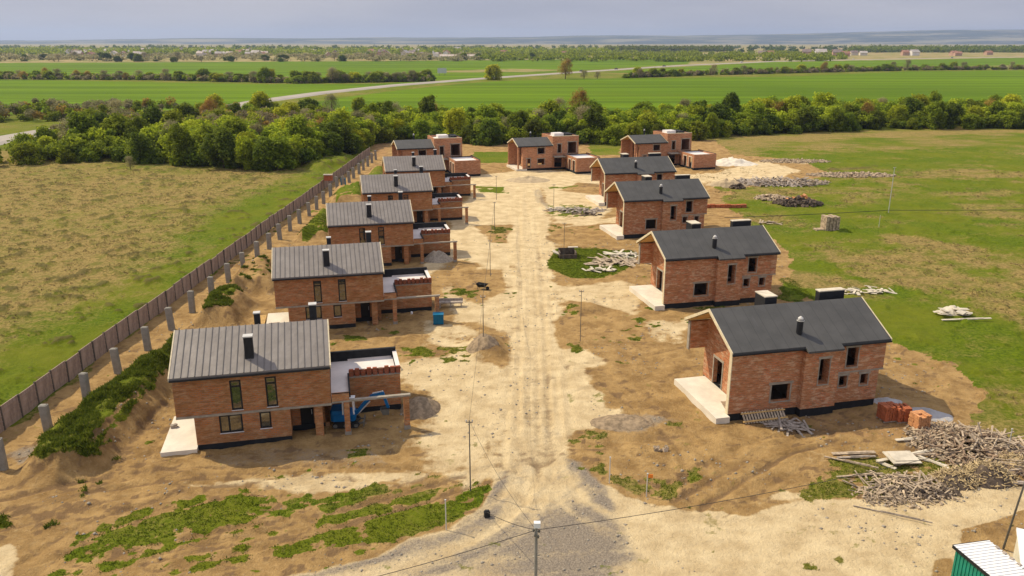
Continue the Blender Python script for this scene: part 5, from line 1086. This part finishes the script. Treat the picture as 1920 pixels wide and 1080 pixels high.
def tree_proto(name, mat, H_, Rr, nl, n, size, seed, stretch=1.0, low=True):
    rs = random.Random(seed); lobes = []; z0 = .02 if low else .22
    for k in range(nl):
        a = rs.uniform(0, math.tau); f = rs.random()**.8; zz = z0 + (.93-z0)*f
        env = math.sin(math.pi*min(1, max(0, (zz*.86+.14))))**.6 * (1.05 if low else .95); q = rs.uniform(.45, 1)
        r_ = Rr*rs.uniform(.14, .36)*(1.25 if k % 5 == 0 else 1); lobes.append((math.cos(a)*q*env*(Rr-r_*.5), math.sin(a)*q*env*(Rr-r_*.5), max(r_*.6, zz*H_-r_*.4), r_))
    lobes.append((0, 0, H_*.5, Rr*.5)); lobes.append((rs.uniform(-.6, .6), rs.uniform(-.6, .6), H_*.82, Rr*.3))
    V, Fq_ = leaf_cloud(lobes, n, size, seed, stretch)
    r = empty(name, (0, 0, 0)); c = np_mesh('crown', V, Fq_, M[mat], r)
    m = MB(); m.tube([(0, 0, -.3), (.05, .03, H_*.25), (.1, -.05, H_*.6), (.05, 0, H_*.9)], [.22, .17, .09, .03], 7)
    for k in range(9):
        L = lobes[k % nl]; zb = min(H_*rs.uniform(.12, .4), L[2]); m.tube([(.04, .02, zb), (L[0]*.5, L[1]*.5, (zb+L[2])/2+.2), (L[0], L[1], L[2]+L[3]*.6)], [.10, .06, .02], 5)
    m.build('trunk', M['bark'], r); return r
PR = {}
SPEC = [('mid', 'leaf_mid', 8.0, 4.3, 44, 6500, .185), ('dark', 'leaf_dark', 8.0, 4.3, 42, 6500, .19), ('yel', 'leaf_yel', 8.2, 4.1, 42, 6000, .175), ('brn', 'leaf_brn', 9.0, 3.7, 34, 3600, .15), ('grey', 'leaf_grey', 8.4, 3.8, 36, 3000, .13), ('white', 'leaf_white', 6.4, 3.0, 18, 2000, .19), ('mid2', 'leaf_mid', 6.6, 4.0, 40, 5600, .185), ('dark2', 'leaf_dark', 9.2, 3.8, 40, 5800, .185), ('mid3', 'leaf_mid', 9.2, 4.0, 42, 5800, .18)]
for i, (k, mat, H_, Rr, nl, n, s) in enumerate(SPEC): PR[k] = tree_proto('tree', mat, H_, Rr, nl, n, s, 200+i, low=(k not in ('brn', 'grey')), stretch=(.5 if k in ('grey', 'brn') else 1))
used = set()
DESC = {'mid': 'mid green', 'dark': 'dark green', 'yel': 'yellow green', 'brn': 'rust brown', 'grey': 'half bare grey', 'white': 'white blossoming', 'mid2': 'squat green', 'dark2': 'tall dark', 'mid3': 'tall green'}
def place(kind, x, y, s, where, group, name='tree', cat='tree', hs=1.0):
    o = PR[kind]
    if kind in used: o = copy_tree(o)
    used.add(kind); o.name = name; o.location = (x, y, gz(x, y)-.1); o.rotation_euler = (0, 0, random.uniform(0, 6.28)); o.scale = (s*random.uniform(.82, 1.1), s*random.uniform(.82, 1.1), s*hs*random.uniform(.8, 1.08))
    tag(o, ('%s %s %s' % (DESC[kind], cat, where)).strip(), cat, group); return o
def pick(ws):
    r_ = random.random()*sum(w for _, w in ws)
    for k, w in ws:
        r_ -= w
        if r_ <= 0: return k
    return ws[-1][0]
edge = [G(*q) for q in ((-90, 318), (0, 312), (150, 305), (300, 308), (430, 316), (520, 322), (590, 305), (640, 292), (690, 272), (760, 262), (900, 272), (1050, 272), (1200, 270), (1345, 258), (1500, 250), (1650, 243), (1800, 241), (2010, 243))]
def epoint(t):
    L = [math.dist(a, b) for a, b in zip(edge, edge[1:])]; s = t*sum(L)
    for l, a, b in zip(L, edge, edge[1:]):
        if s <= l: f = s/l; return (a[0]+(b[0]-a[0])*f, a[1]+(b[1]-a[1])*f)
        s -= l
    return edge[-1]
def segname(x):
    for lim, nm in ((-140, 'far left edge'), (-125, 'left of dry field'), (-110, 'dry field left end'), (-95, 'dry field left half'), (-80, 'dry field middle'), (-68, 'dry field right half'), (-56, 'by blossom shrub'), (-44, 'near fence end'), (-32, 'left of back row'), (-20, 'behind left back house'), (-8, 'right of left back house'), (4, 'left of middle back house'), (16, 'behind middle back house'), (26, 'right of middle back house'),
                    (38, 'left of right back house'), (52, 'behind right back house'), (66, 'right of back row'), (82, 'beyond chalk heap'), (98, 'right field left end'), (114, 'right field left half'), (130, 'right field middle'), (146, 'right field right half'), (162, 'right field right end'), (180, 'near right edge')):
        if x < lim: return nm
    return 'at right edge'
Ltot = sum(math.dist(a, b) for a, b in zip(edge, edge[1:])); nt_ = 0
GB = 'trees of the belt between the building site and the fields'
MIXF = [('mid', 4), ('dark', 2.6), ('mid2', 3), ('yel', 1.6), ('dark2', 1.5), ('mid3', 1.5), ('grey', .4), ('brn', .3), ('white', .15)]
MIXB = [('mid', 2.4), ('dark', 2.0), ('mid3', 2.2), ('yel', 2.0), ('dark2', 1.8), ('grey', 1.2), ('brn', .9), ('white', .12)]
ROWN = ('front row of belt', 'second row of belt', 'middle of belt', 'fourth row of belt', 'field side of belt')
rows_ = [(2.0, 6.6, .84), (9, 7.2, .92), (17, 7.7, .98), (26, 8.2, 1.0), (36, 8.8, 1.0)]
for ri, (off, gap, sc) in enumerate(rows_):
    s = random.uniform(0, gap)
    while s < Ltot:
        x, y = epoint(s/Ltot); s += gap*random.uniform(.8, 1.2)
        x += random.uniform(-2.5, 2.5); y += off + random.uniform(-2.5, 2.5); k = pick(MIXF if ri < 2 else MIXB); f = random.uniform(.66, 1.25)
        if x < -122: f *= .72
        if x < -122 and y > 230: continue
        place(k, x, y, sc*f, ROWN[ri]+' '+segname(x), GB, hs=random.uniform(.9, 1.15))['label'] = '%s %s tree %s, %s' % ('small' if f < .9 else 'large' if f > 1.08 else 'medium', DESC[k], ROWN[ri], segname(x)); nt_ += 1
for (px, py, s, k, lab) in ((475, 318, .45, 'white', 'small white blossoming shrub in front of the tree belt at the dry field'), (245, 318, .4, 'grey', 'low reddish grey shrub in front of the left tree belt'), (145, 300, .5, 'mid2', 'low round green shrub at the foot of the left tree belt')):
    x, y = G(px, py); place(k, x, y, s, '', None, 'shrub', 'shrub')['label'] = lab
for j, (px, s, k) in enumerate(((250, 1.2, 'grey'), (415, 1.2, 'brn'), (460, 1.1, 'dark2'), (560, 1.15, 'yel'), (1045, 1.2, 'grey'), (1080, 1.4, 'brn'), (1270, 1.2, 'grey'), (1400, 1.2, 'yel'), (1520, 1.5, 'yel'), (1690, 1.2, 'yel'), (1820, 1.15, 'brn'))):
    yy = 300 if px > 600 else 292; x = (px-960)/F_PX*yy*1.02; place(k, x, yy, s, '', GB)['label'] = 'tall %s tree rising over the belt, %s such tree from the left' % (DESC[k], ORD[j]); nt_ += 1
hwy = lambda x: float(np.interp(x, [q[0] for q in hw[:6]], [q[1] for q in hw[:6]])) + 6
for j in range(300-nt_ if nt_ < 300 else 0):
    while True:
        x = random.uniform(-235, -60); y = random.uniform(242, 330); hx = np.interp(y, [q[1] for q in hw[:6]], [q[0] for q in hw[:6]])
        if -16 < (x-hx) < 13 or (x < hx-8 and y > 285) or (x < -118 and y < hwy(x)): continue
        break
    k = pick([('mid', 1.6), ('dark', 1.2), ('yel', 2.8), ('mid3', 1.5), ('grey', 2.2), ('brn', 1.2)]) if x > hx else pick([('grey', 3), ('brn', 2.5), ('mid', 1.5), ('dark', 1)]); f = random.uniform(.8, 1.2)
    place(k, x, y, f, '', GB)['label'] = '%s %s tree %s highway bend, far left, %s' % ('small' if f < .97 else 'large' if f > 1.12 else 'medium', DESC[k], 'right of' if x > hx else 'left of', 'near side' if y < 265 else 'middle' if y < 300 else 'far side'); nt_ += 1
# thicket between the trunks: nobody could count it
def thicket(name, mat, n, m_, seed, lab, zr, off, xlim=(-240, 240), size=.24, line=None):
    g = np.random.default_rng(seed); C = []
    while len(C) < n:
        if line:
            t_ = g.random()*(len(line)-1); i_ = int(t_); x = line[i_][0]+(line[i_+1][0]-line[i_][0])*(t_-i_); y = line[i_][1]+(line[i_+1][1]-line[i_][1])*(t_-i_)
        else: x, y = epoint(g.random())
        o_ = g.uniform(*off); x += g.uniform(-3, 3)
        if not xlim[0] < x < xlim[1]: continue
        hx = np.interp(y+o_, [q[1] for q in hw[:6]], [q[0] for q in hw[:6]])
        if abs(x-hx) < 13: continue
        C.append((x, y+o_, g.uniform(*zr)))
    C = np.array(C); r_ = g.uniform(1.2, 2.6, n); c = np.repeat(C, m_, 0); d = g.normal(size=(n*m_, 3)); d /= np.linalg.norm(d, axis=1)[:, None]; c = c + d*(np.repeat(r_, m_)*g.random(n*m_)**.4)[:, None]*np.array([1, 1, .8]); c[:, 2] = np.maximum(c[:, 2], .05)
    N_ = len(c); nn = d*.6 + g.normal(size=(N_, 3))*.6 + np.array([0, 0, .5]); nn /= np.linalg.norm(nn, axis=1)[:, None]
    a = np.cross(nn, g.normal(size=(N_, 3))); a /= np.linalg.norm(a, axis=1)[:, None]; b = np.cross(nn, a); a *= size; b *= size
    V = np.stack([c-a-b*.7, c+a-b, c+a*.8+b, c-a*.9+b*.8], 1).reshape(-1, 3); tag(np_mesh(name, V, np.arange(4*N_).reshape(-1, 4), M[mat]), lab, 'thicket', kind='stuff')
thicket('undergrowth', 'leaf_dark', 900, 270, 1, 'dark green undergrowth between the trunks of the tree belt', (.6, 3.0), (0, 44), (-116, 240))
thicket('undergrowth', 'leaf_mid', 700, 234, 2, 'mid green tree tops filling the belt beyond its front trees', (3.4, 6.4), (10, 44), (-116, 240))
thicket('undergrowth', 'leaf_mid', 420, 170, 7, 'mid green bushes knitting the front trees of the belt together', (1.5, 4.4), (1, 12), (-125, 240))
thicket('undergrowth', 'leaf_yel', 480, 198, 3, 'yellow green bushes scattered through the tree belt', (3.0, 6.6), (4, 46), (-112, 240))
thicket('undergrowth', 'leaf_grey', 420, 162, 4, 'brown grey bare scrub in the left wood near the highway', (.5, 5.0), (40, 105), (-240, -62))
thicket('undergrowth', 'leaf_brn', 150, 120, 6, 'rust brown scrub of the left wood near the highway', (.5, 4.5), (40, 100), (-240, -75))
thicket('undergrowth', 'leaf_mid', 260, 120, 5, 'green bushes of the left wood near the highway', (.5, 5.5), (36, 100), (-190, -62))

BH = [(-270, 300), (-215, 305), (-170, 318), (-120, 345)]
thicket('scrub', 'leaf_grey', 170, 170, 21, 'grey brown scrub beyond the highway at the far left', (.6, 5.5), (-8, 34), (-300, -100), .26, BH)
thicket('scrub', 'leaf_mid', 110, 170, 22, 'green scrub beyond the highway at the far left', (.6, 5.0), (-8, 34), (-300, -100), .26, BH)
thicket('scrub', 'leaf_brn', 60, 150, 23, 'rust coloured scrub beyond the highway at the far left', (.6, 5.0), (-8, 34), (-300, -100), .26, BH)
HL = [G(*q) for q in ((-60, 148), (0, 148), (300, 150), (560, 156), (700, 154), (810, 152))]; HR = [G(*q) for q in ((1170, 146), (1300, 141.5), (1500, 136.5), (1700, 132), (1930, 130))]
thicket('hedgerow', 'leaf_grey', 420, 90, 11, 'low grey brown scrub joining the left field hedgerow', (.5, 3.5), (-7, 7), (-600, 600), .42, HL)
thicket('hedgerow', 'leaf_mid', 260, 90, 12, 'low green scrub joining the left field hedgerow', (.5, 4.0), (-7, 7), (-600, 600), .42, HL)
thicket('hedgerow', 'leaf_grey', 300, 90, 13, 'low grey brown scrub joining the right field hedgerow', (.5, 3.2), (-7, 7), (-600, 700), .42, HR)
thicket('hedgerow', 'leaf_mid', 200, 90, 14, 'low green scrub joining the right field hedgerow', (.5, 3.6), (-7, 7), (-600, 700), .42, HR)
# hedgerow shrubs in the fields
def hedge(pts, n, smin, smax, where, grp, mixh, depth=6):
    P = [G(*q) for q in pts]
    for j in range(n):
        t = (j+random.random())/n*(len(P)-1); i = min(int(t), len(P)-2); f = t-i
        x = P[i][0]+(P[i+1][0]-P[i][0])*f; y = P[i][1]+(P[i+1][1]-P[i][1])*f + random.uniform(-depth, depth)
        k_ = pick(mixh); s_ = random.uniform(smin, smax); place(k_, x, y, s_, '', grp, 'shrub', 'shrub', hs=random.uniform(.6, .9))['label'] = '%s %s shrub %s, %s' % ('large' if s_ > (smin+smax)/2 else 'small', DESC[k_], where, ORD[j]+' from the left' if j < n/2 else ORD[n-1-j]+' from the right')
HM = [('mid', 2.0), ('grey', 3.2), ('mid2', 2.0), ('brn', .8), ('yel', 1.4)]
hedge([(-60, 148), (0, 148), (300, 150), (560, 156), (700, 154), (810, 152)], 84, .9, 1.6, 'in the left field hedgerow', 'shrubs of the left hedgerow', HM)
hedge([(1170, 146), (1300, 141.5), (1500, 136.5), (1700, 132), (1930, 130)], 62, .8, 1.5, 'in the right field hedgerow', 'shrubs of the right hedgerow', HM)
for (px, py, s, k, lab) in ((925, 150, 2.0, 'yel', 'lone yellow green tree beside the highway in the middle'), (1060, 148, 2.1, 'brn', 'lone rust coloured round tree beside the highway'), (1095, 148, 1.2, 'grey', 'low grey shrub right of the rust coloured tree'), (1120, 148, 1.0, 'grey', 'smallest grey shrub right of the rust coloured tree')):
    x, y = G(px, py); o = place(k, x, y, s, '', None, hs=.8); o['label'] = lab
hedge([(0, 113), (300, 115), (640, 114), (1000, 110)], 46, 1.0, 2.2, 'on the far brown meadow', 'far meadow shrubs', [('mid', 2), ('grey', 3), ('dark', 2)], 60)

# far tree masses as clumps (nobody could count them)
def far_mass(name, n, fx_, size, lab, mat, seed, hgt=9):
    g = np.random.default_rng(seed); C = fx_(g, n); m = 70; size = size*.62
    c = np.repeat(C, m, 0) + g.normal(size=(n*m, 3))*np.array([5.0, 4.0, hgt*.26]); c[:, 2] = np.abs(c[:, 2]-hgt*.0) + .6
    N_ = len(c); nn = g.normal(size=(N_, 3)) + np.array([0, -.4, .6]); nn /= np.linalg.norm(nn, axis=1)[:, None]
    a = np.cross(nn, g.normal(size=(N_, 3))); a /= np.linalg.norm(a, axis=1)[:, None]; b = np.cross(nn, a); a *= size; b *= size
    V = np.stack([c-a-b, c+a-b, c+a+b, c-a+b], 1).reshape(-1, 3); tag(np_mesh(name, V, np.arange(4*N_).reshape(-1, 4), M[mat]), lab, 'tree line', kind='stuff')
def band(px0, px1, y0, y1):
    def f(g, n):
        px = g.uniform(px0, px1, n); yy = y0+(y1-y0)*g.random(n); return np.stack([(px-960)/F_PX*yy, yy, g.uniform(1, 6, n)], 1)
    return f
far_mass('distant_trees', 900, band(-60, 1150, 1750, 2900), 2.6, 'distant grey green trees among the far village roofs', 'leaf_mid', 1, 12)
far_mass('distant_trees', 420, band(-60, 1980, 2400, 4200), 3.4, 'farthest dark tree line below the hills', 'leaf_dark', 2, 14)
far_mass('distant_trees', 500, band(1130, 1345, 2500, 2900), 2.6, 'low dark wood on the horizon right of the middle', 'leaf_dark', 3, 14)
far_mass('distant_trees', 700, band(1570, 2000, 2300, 2800), 2.6, 'dark wood strip on the horizon at the right', 'leaf_dark', 4, 16)
far_mass('distant_trees', 420, band(900, 1560, 1250, 2100), 2.0, 'light green scrub on the far meadow right of the middle', 'leaf_mid', 5, 6)
far_mass('distant_trees', 200, band(-60, 900, 1250, 1700), 1.8, 'brownish scrub on the far meadow left of the middle', 'leaf_grey', 6, 5)

# village houses and vehicles far away
roofm = [simple('village_roof_%d' % i, c, .8, .15, .2) for i, c in enumerate(((.33, .17, .11), (.42, .38, .34), (.22, .17, .15), (.50, .42, .36)))]
wallm = [simple('village_wall_%d' % i, c, .9, .08, .2) for i, c in enumerate(((.62, .56, .48), (.72, .70, .66), (.46, .30, .22)))]
ROOFN = ('red brown', 'pale grey', 'dark brown', 'sand coloured'); WALLN = ('cream', 'white', 'brick')
vp = {}
def village(ri, wi, x, y, s, rz, place_):
    key = (ri, wi)
    if key not in vp:
        r = empty('village_house', (0, 0, 0)); w = MB(); w.box(-6, 6, -4.5, 4.5, 0, 5); w.prism_yz([(-4.4, 5.0), (4.4, 5.0), (0, 8.2)], -5.9, 5.9); w.build('wall', wallm[wi], r)
        f = MB(); f.prism_yz([(-5.2, 4.6), (0, 8.3), (0, 8.6), (-5.2, 4.9)], -6.6, 6.6); f.prism_yz([(0, 8.3), (5.2, 4.6), (5.2, 4.9), (0, 8.6)], -6.6, 6.6); ro = f.build('roof', roofm[ri], r); c = MB(); c.box(2, 2.8, -.4, .4, 7.5, 9.6); c.build('chimney', wallm[2], ro)
        vp[key] = r; o = r
    else: o = copy_tree(vp[key])
    o.location = (x, y, 0); o.rotation_euler = (0, 0, rz); o.scale = (s, s, s*random.uniform(.85, 1.1))
    tag(o, '%s house, %s roof, %s' % (WALLN[wi], ROOFN[ri], place_), 'house', 'village houses on the horizon')
random.seed(99)
for j in range(92):
    px = random.uniform(150, 880); yy = random.uniform(1650, 2500); village(random.choice((0, 1, 1, 2, 3)), random.choice((0, 1, 2)), (px-960)/F_PX*yy, yy, random.uniform(.9, 1.5), random.choice((0, 1.57))+random.uniform(-.3, .3), '%s of far village, %s' % ('left end' if px < 330 else 'left part' if px < 500 else 'middle' if px < 640 else 'right part' if px < 770 else 'right end', 'front side' if yy < 1900 else 'middle' if yy < 2200 else 'far side'))
for (px, s, ri, wi) in ((1410, 1.4, 2, 2), (1425, 1.3, 0, 2), (1490, 1.6, 2, 2), (1515, 2.0, 1, 1), (1545, 1.7, 2, 2), (1560, 1.4, 0, 2), (1575, 1.4, 2, 0), (1592, 1.4, 1, 0), (1668, 1.5, 0, 2), (1683, 1.7, 1, 1), (1755, 1.4, 0, 2), (1762, 1.3, 0, 2), (1817, 1.4, 0, 2), (945, 1.3, 0, 0), (1055, 1.2, 0, 0), (1125, 1.2, 1, 1)):
    yy = random.uniform(1700, 1900); village(ri, wi, (px-960)/F_PX*yy, yy, s*.9, random.uniform(-.4, .4), 'far meadow %s' % ('before the middle' if px < 1000 else 'near the middle' if px < 1200 else 'left of the long house row' if px < 1450 else 'in the house row' if px < 1600 else 'by the white house' if px < 1700 else 'alone near the right edge'))
for (px, L, lab) in ((845, 30, 'long pale farm hall beside the white chapel on the horizon'), (893, 34, 'long low white hall on the far meadow right of the chapel')):
    yy = 1500; x = (px-960)/F_PX*yy; r = empty('farm_hall', (x, yy, 0), .1); tag(r, lab, 'hall'); m = MB(); m.box(-L/2, L/2, -6, 6, 0, 4.5); m.build('wall', wallm[1], r); m = MB(); m.prism_yz([(-6.5, 4.5), (6.5, 4.5), (0, 7)], -L/2-.5, L/2+.5); m.build('roof', roofm[3], r)
yy = 1600; x = (823-960)/F_PX*yy; r = empty('chapel', (x, yy, 0)); tag(r, 'small white chapel on the horizon left of the middle', 'chapel'); m = MB(); m.box(-5, 5, -4, 4, 0, 7); m.build('nave', wallm[1], r); m = MB(); m.box(-6.5, -3.5, -1.5, 1.5, 7.003, 12); m.build('tower', wallm[1], r); m = MB(); m.prism_yz([(-4.3, 7.0), (4.3, 7.0), (0, 9.5)], -3.4, 5.3); m.build('roof', roofm[1], r)
def vehicle(px, py, L, h, mat, lab, cat, truck=True):
    x, y = G(px, py); r = empty('truck' if truck else 'car', (x, y, .56), math.radians(35 if px > 900 else 30)); tag(r, lab, cat)
    if truck:
        m = MB(); m.box(-L/2, L/2-2.6, -1.25, 1.25, .9, h); m.build('cargo_box', M[mat], r); m = MB(); m.box(L/2-2.3, L/2, -1.2, 1.2, .6, h*.82); m.build('cab', M['white'], r); ws = (-L/2+1.2, -L/2+2.6, L/2-1.2); wr = .5
    else:
        m = MB(); m.prism_yz([(-.85, .35), (.85, .35), (.9, .9), (-.9, .9)], -L/2, L/2); m.prism_yz([(-.8, .903), (.8, .903), (.65, h), (-.65, h)], -L*.28, L*.25); m.build('body', M[mat], r); ws = (-L*.3, L*.3); wr = .33
    for xx in ws:
        for s in (-1, 1): w = MB(); w.tube([(xx, s*1.0-.12, wr), (xx, s*1.0+.12, wr)], wr, 10); w.build('wheel', M['rubber'], r)
vehicle(1443, 114.5, 14, 4.2, 'white', 'white box lorry on the highway at right', 'truck'); vehicle(1537, 112.5, 9, 4, 'orange', 'orange lorry farther along the highway', 'truck')
for (px, py, mat, lab) in ((1090, 135.3, 'steel', 'dark car on the highway right of the rust coloured tree'), (1155, 131.2, 'steel', 'dark car farther up the highway'), (1245, 125.5, 'steel', 'small car on the highway near the right hedgerow'), (1390, 118, 'sill', 'silver car on the highway left of the white lorry'), (1600, 112, 'sill', 'silver car right of the orange lorry'), (1785, 109.3, 'blue', 'blue van on the far right of the highway')): vehicle(px, py, 4.6, 1.5, mat, lab, 'car', False)
x, y = G(829, 142); r = empty('billboard', (x, y, 0), .1); tag(r, 'blank pale billboard standing in the green field beside the highway', 'billboard')
m = MB(); m.box(-4.0, 4.0, -.15, .15, 2.2, 6.6); m.build('panel', M['sill'], r)
for s in (-2.5, 2.5): m = MB(); m.tube([(s, 0, 0), (s, 0, 2.19)], .15, 8); m.build('leg', M['steel'], r)

# ------------------------------------------------------------------ grass tufts and weeds (real blades where the turf is rough)
def tufts(name, mat, cond, n, hmin, hmax, lab, seed, k=5, wd=.035):
    g = np.random.default_rng(seed); idx = np.where(cond)[0]
    area = np.maximum(Y[idx], 30)**2; p = area/area.sum(); pick_ = g.choice(idx, n, p=p)
    px = X[pick_] + g.uniform(-.12, .12, n); py = Y[pick_] + g.uniform(-.12, .12, n); pz = Z[pick_]
    c = np.repeat(np.stack([px, py, pz], 1), k, 0) + np.concatenate([g.normal(size=(n*k, 2))*.09, np.full((n*k, 1), -.03)], 1)
    h = (hmin+(hmax-hmin)*g.random(n*k))[:, None]; a = g.uniform(0, 6.283, n*k); side = np.stack([np.cos(a), np.sin(a), 0*a], 1)*wd; lean = np.stack([g.normal(size=n*k)*.4, g.normal(size=n*k)*.4, np.ones(n*k)], 1)*h
    V = np.stack([c-side, c+side, c+lean], 1).reshape(-1, 3); tag(np_mesh(name, V, np.arange(3*n*k).reshape(-1, 3), M[mat]), lab, 'grass', kind='stuff')
nz = fbm(X, Y, 2.0, 111)
onsite = (X > -39) & (Y > 36) & (Y < 130)
tufts('grass', 'grass', onsite & (ga[:, 0] > .6) & (X < 36) & (nz > .28), 36000, .03, .10, 'rough green weeds on the site and its earth banks', 1, wd=.05)
emb = (X < -28) & (X > -36) & (Y < 110) & (ga[:, 0] > .45)
tufts('grass', 'grass', emb & (nz > .38), 12000, .12, .32, 'long green grass on the earth bank beside the concrete posts', 2, wd=.07)
tufts('dry_grass', 'drygrass', ((X < -41) | (X > 40)) & (Y > 45) & (Y < 190) & (gb[:, 0] > .45) & (nz > .55), 15000, .10, .25, 'dry straw tufts in the two side meadows', 3, wd=.05)

def stones():
    g = np.random.default_rng(44); n = 5200; idx = np.where((X > -38) & (X < 38) & (Y > 37) & (Y < 120) & (ga[:, 0] < .5) & ((fbm(X, Y, 5, 401) > .52) | (ga[:, 2] > .5)))[0]; p = np.maximum(Y[idx], 30)**1.2; pk = g.choice(idx, n, p=p/p.sum())
    c = np.stack([X[pk], Y[pk], Z[pk]], 1) + np.concatenate([g.uniform(-.15, .15, (n, 2)), np.zeros((n, 1))], 1); s_ = (.03+.12*g.random(n)**3)[:, None, None]
    base = np.array([(1, 0, 0), (0, 1, 0), (-1, 0, 0), (0, -1, 0), (0, 0, .8), (0, 0, -.6)], float); V = c[:, None, :] + base[None]*s_*g.uniform(.6, 1.4, (n, 6, 3))
    F3 = np.array([(0, 1, 4), (1, 2, 4), (2, 3, 4), (3, 0, 4), (1, 0, 5), (2, 1, 5), (3, 2, 5), (0, 3, 5)]); Fq_ = (F3[None]+6*np.arange(n)[:, None, None]).reshape(-1, 3)
    tag(np_mesh('stones', V.reshape(-1, 3), Fq_, M['concrete']), 'small stones and clods strewn over the bare building ground', 'stones', kind='stuff')
stones()

# ------------------------------------------------------------------ haze: one closed box of thin air
m = bpy.data.materials.new('haze'); m.use_nodes = True; t = m.node_tree; t.nodes.clear(); o_ = t.nodes.new('ShaderNodeOutputMaterial'); v_ = t.nodes.new('ShaderNodeVolumePrincipled')
v_.inputs['Color'].default_value = (.55, .70, 1.0, 1); v_.inputs['Density'].default_value = 0.000065; v_.inputs['Anisotropy'].default_value = .2
t.links.new(v_.outputs[0], o_.inputs['Volume'])
hz = MB(); hz.box(-14000, 14000, -200, 17000, -5, 260); tag(hz.build('haze', m), kind='stuff', label='thin blue haze over the far fields and hills', cat='haze')

# ------------------------------------------------------------------ labels that still coincide get an order along their row
import collections
by = collections.defaultdict(list)
for o in COL.objects:
    if o.parent is None and o.get('category') in ('tree', 'house', 'shrub') and o.get('label'): by[o['label']].append(o)
for lab, L in by.items():
    if len(L) > 1:
        L.sort(key=lambda o: o.location.x/max(o.location.y, 1)); nw = len(lab.split())
        for k, o in enumerate(L):
            e = ('left one', 'right one') if len(L) == 2 else ('leftmost', 'middle one', 'rightmost') if len(L) == 3 else tuple(w+' one' for w in ORD)
            if nw <= 14: o['label'] = lab + ', ' + e[k]
            else: o['label'] = ' '.join(lab.split()[:14]).rstrip(',') + ', ' + e[k].replace(' one', '')
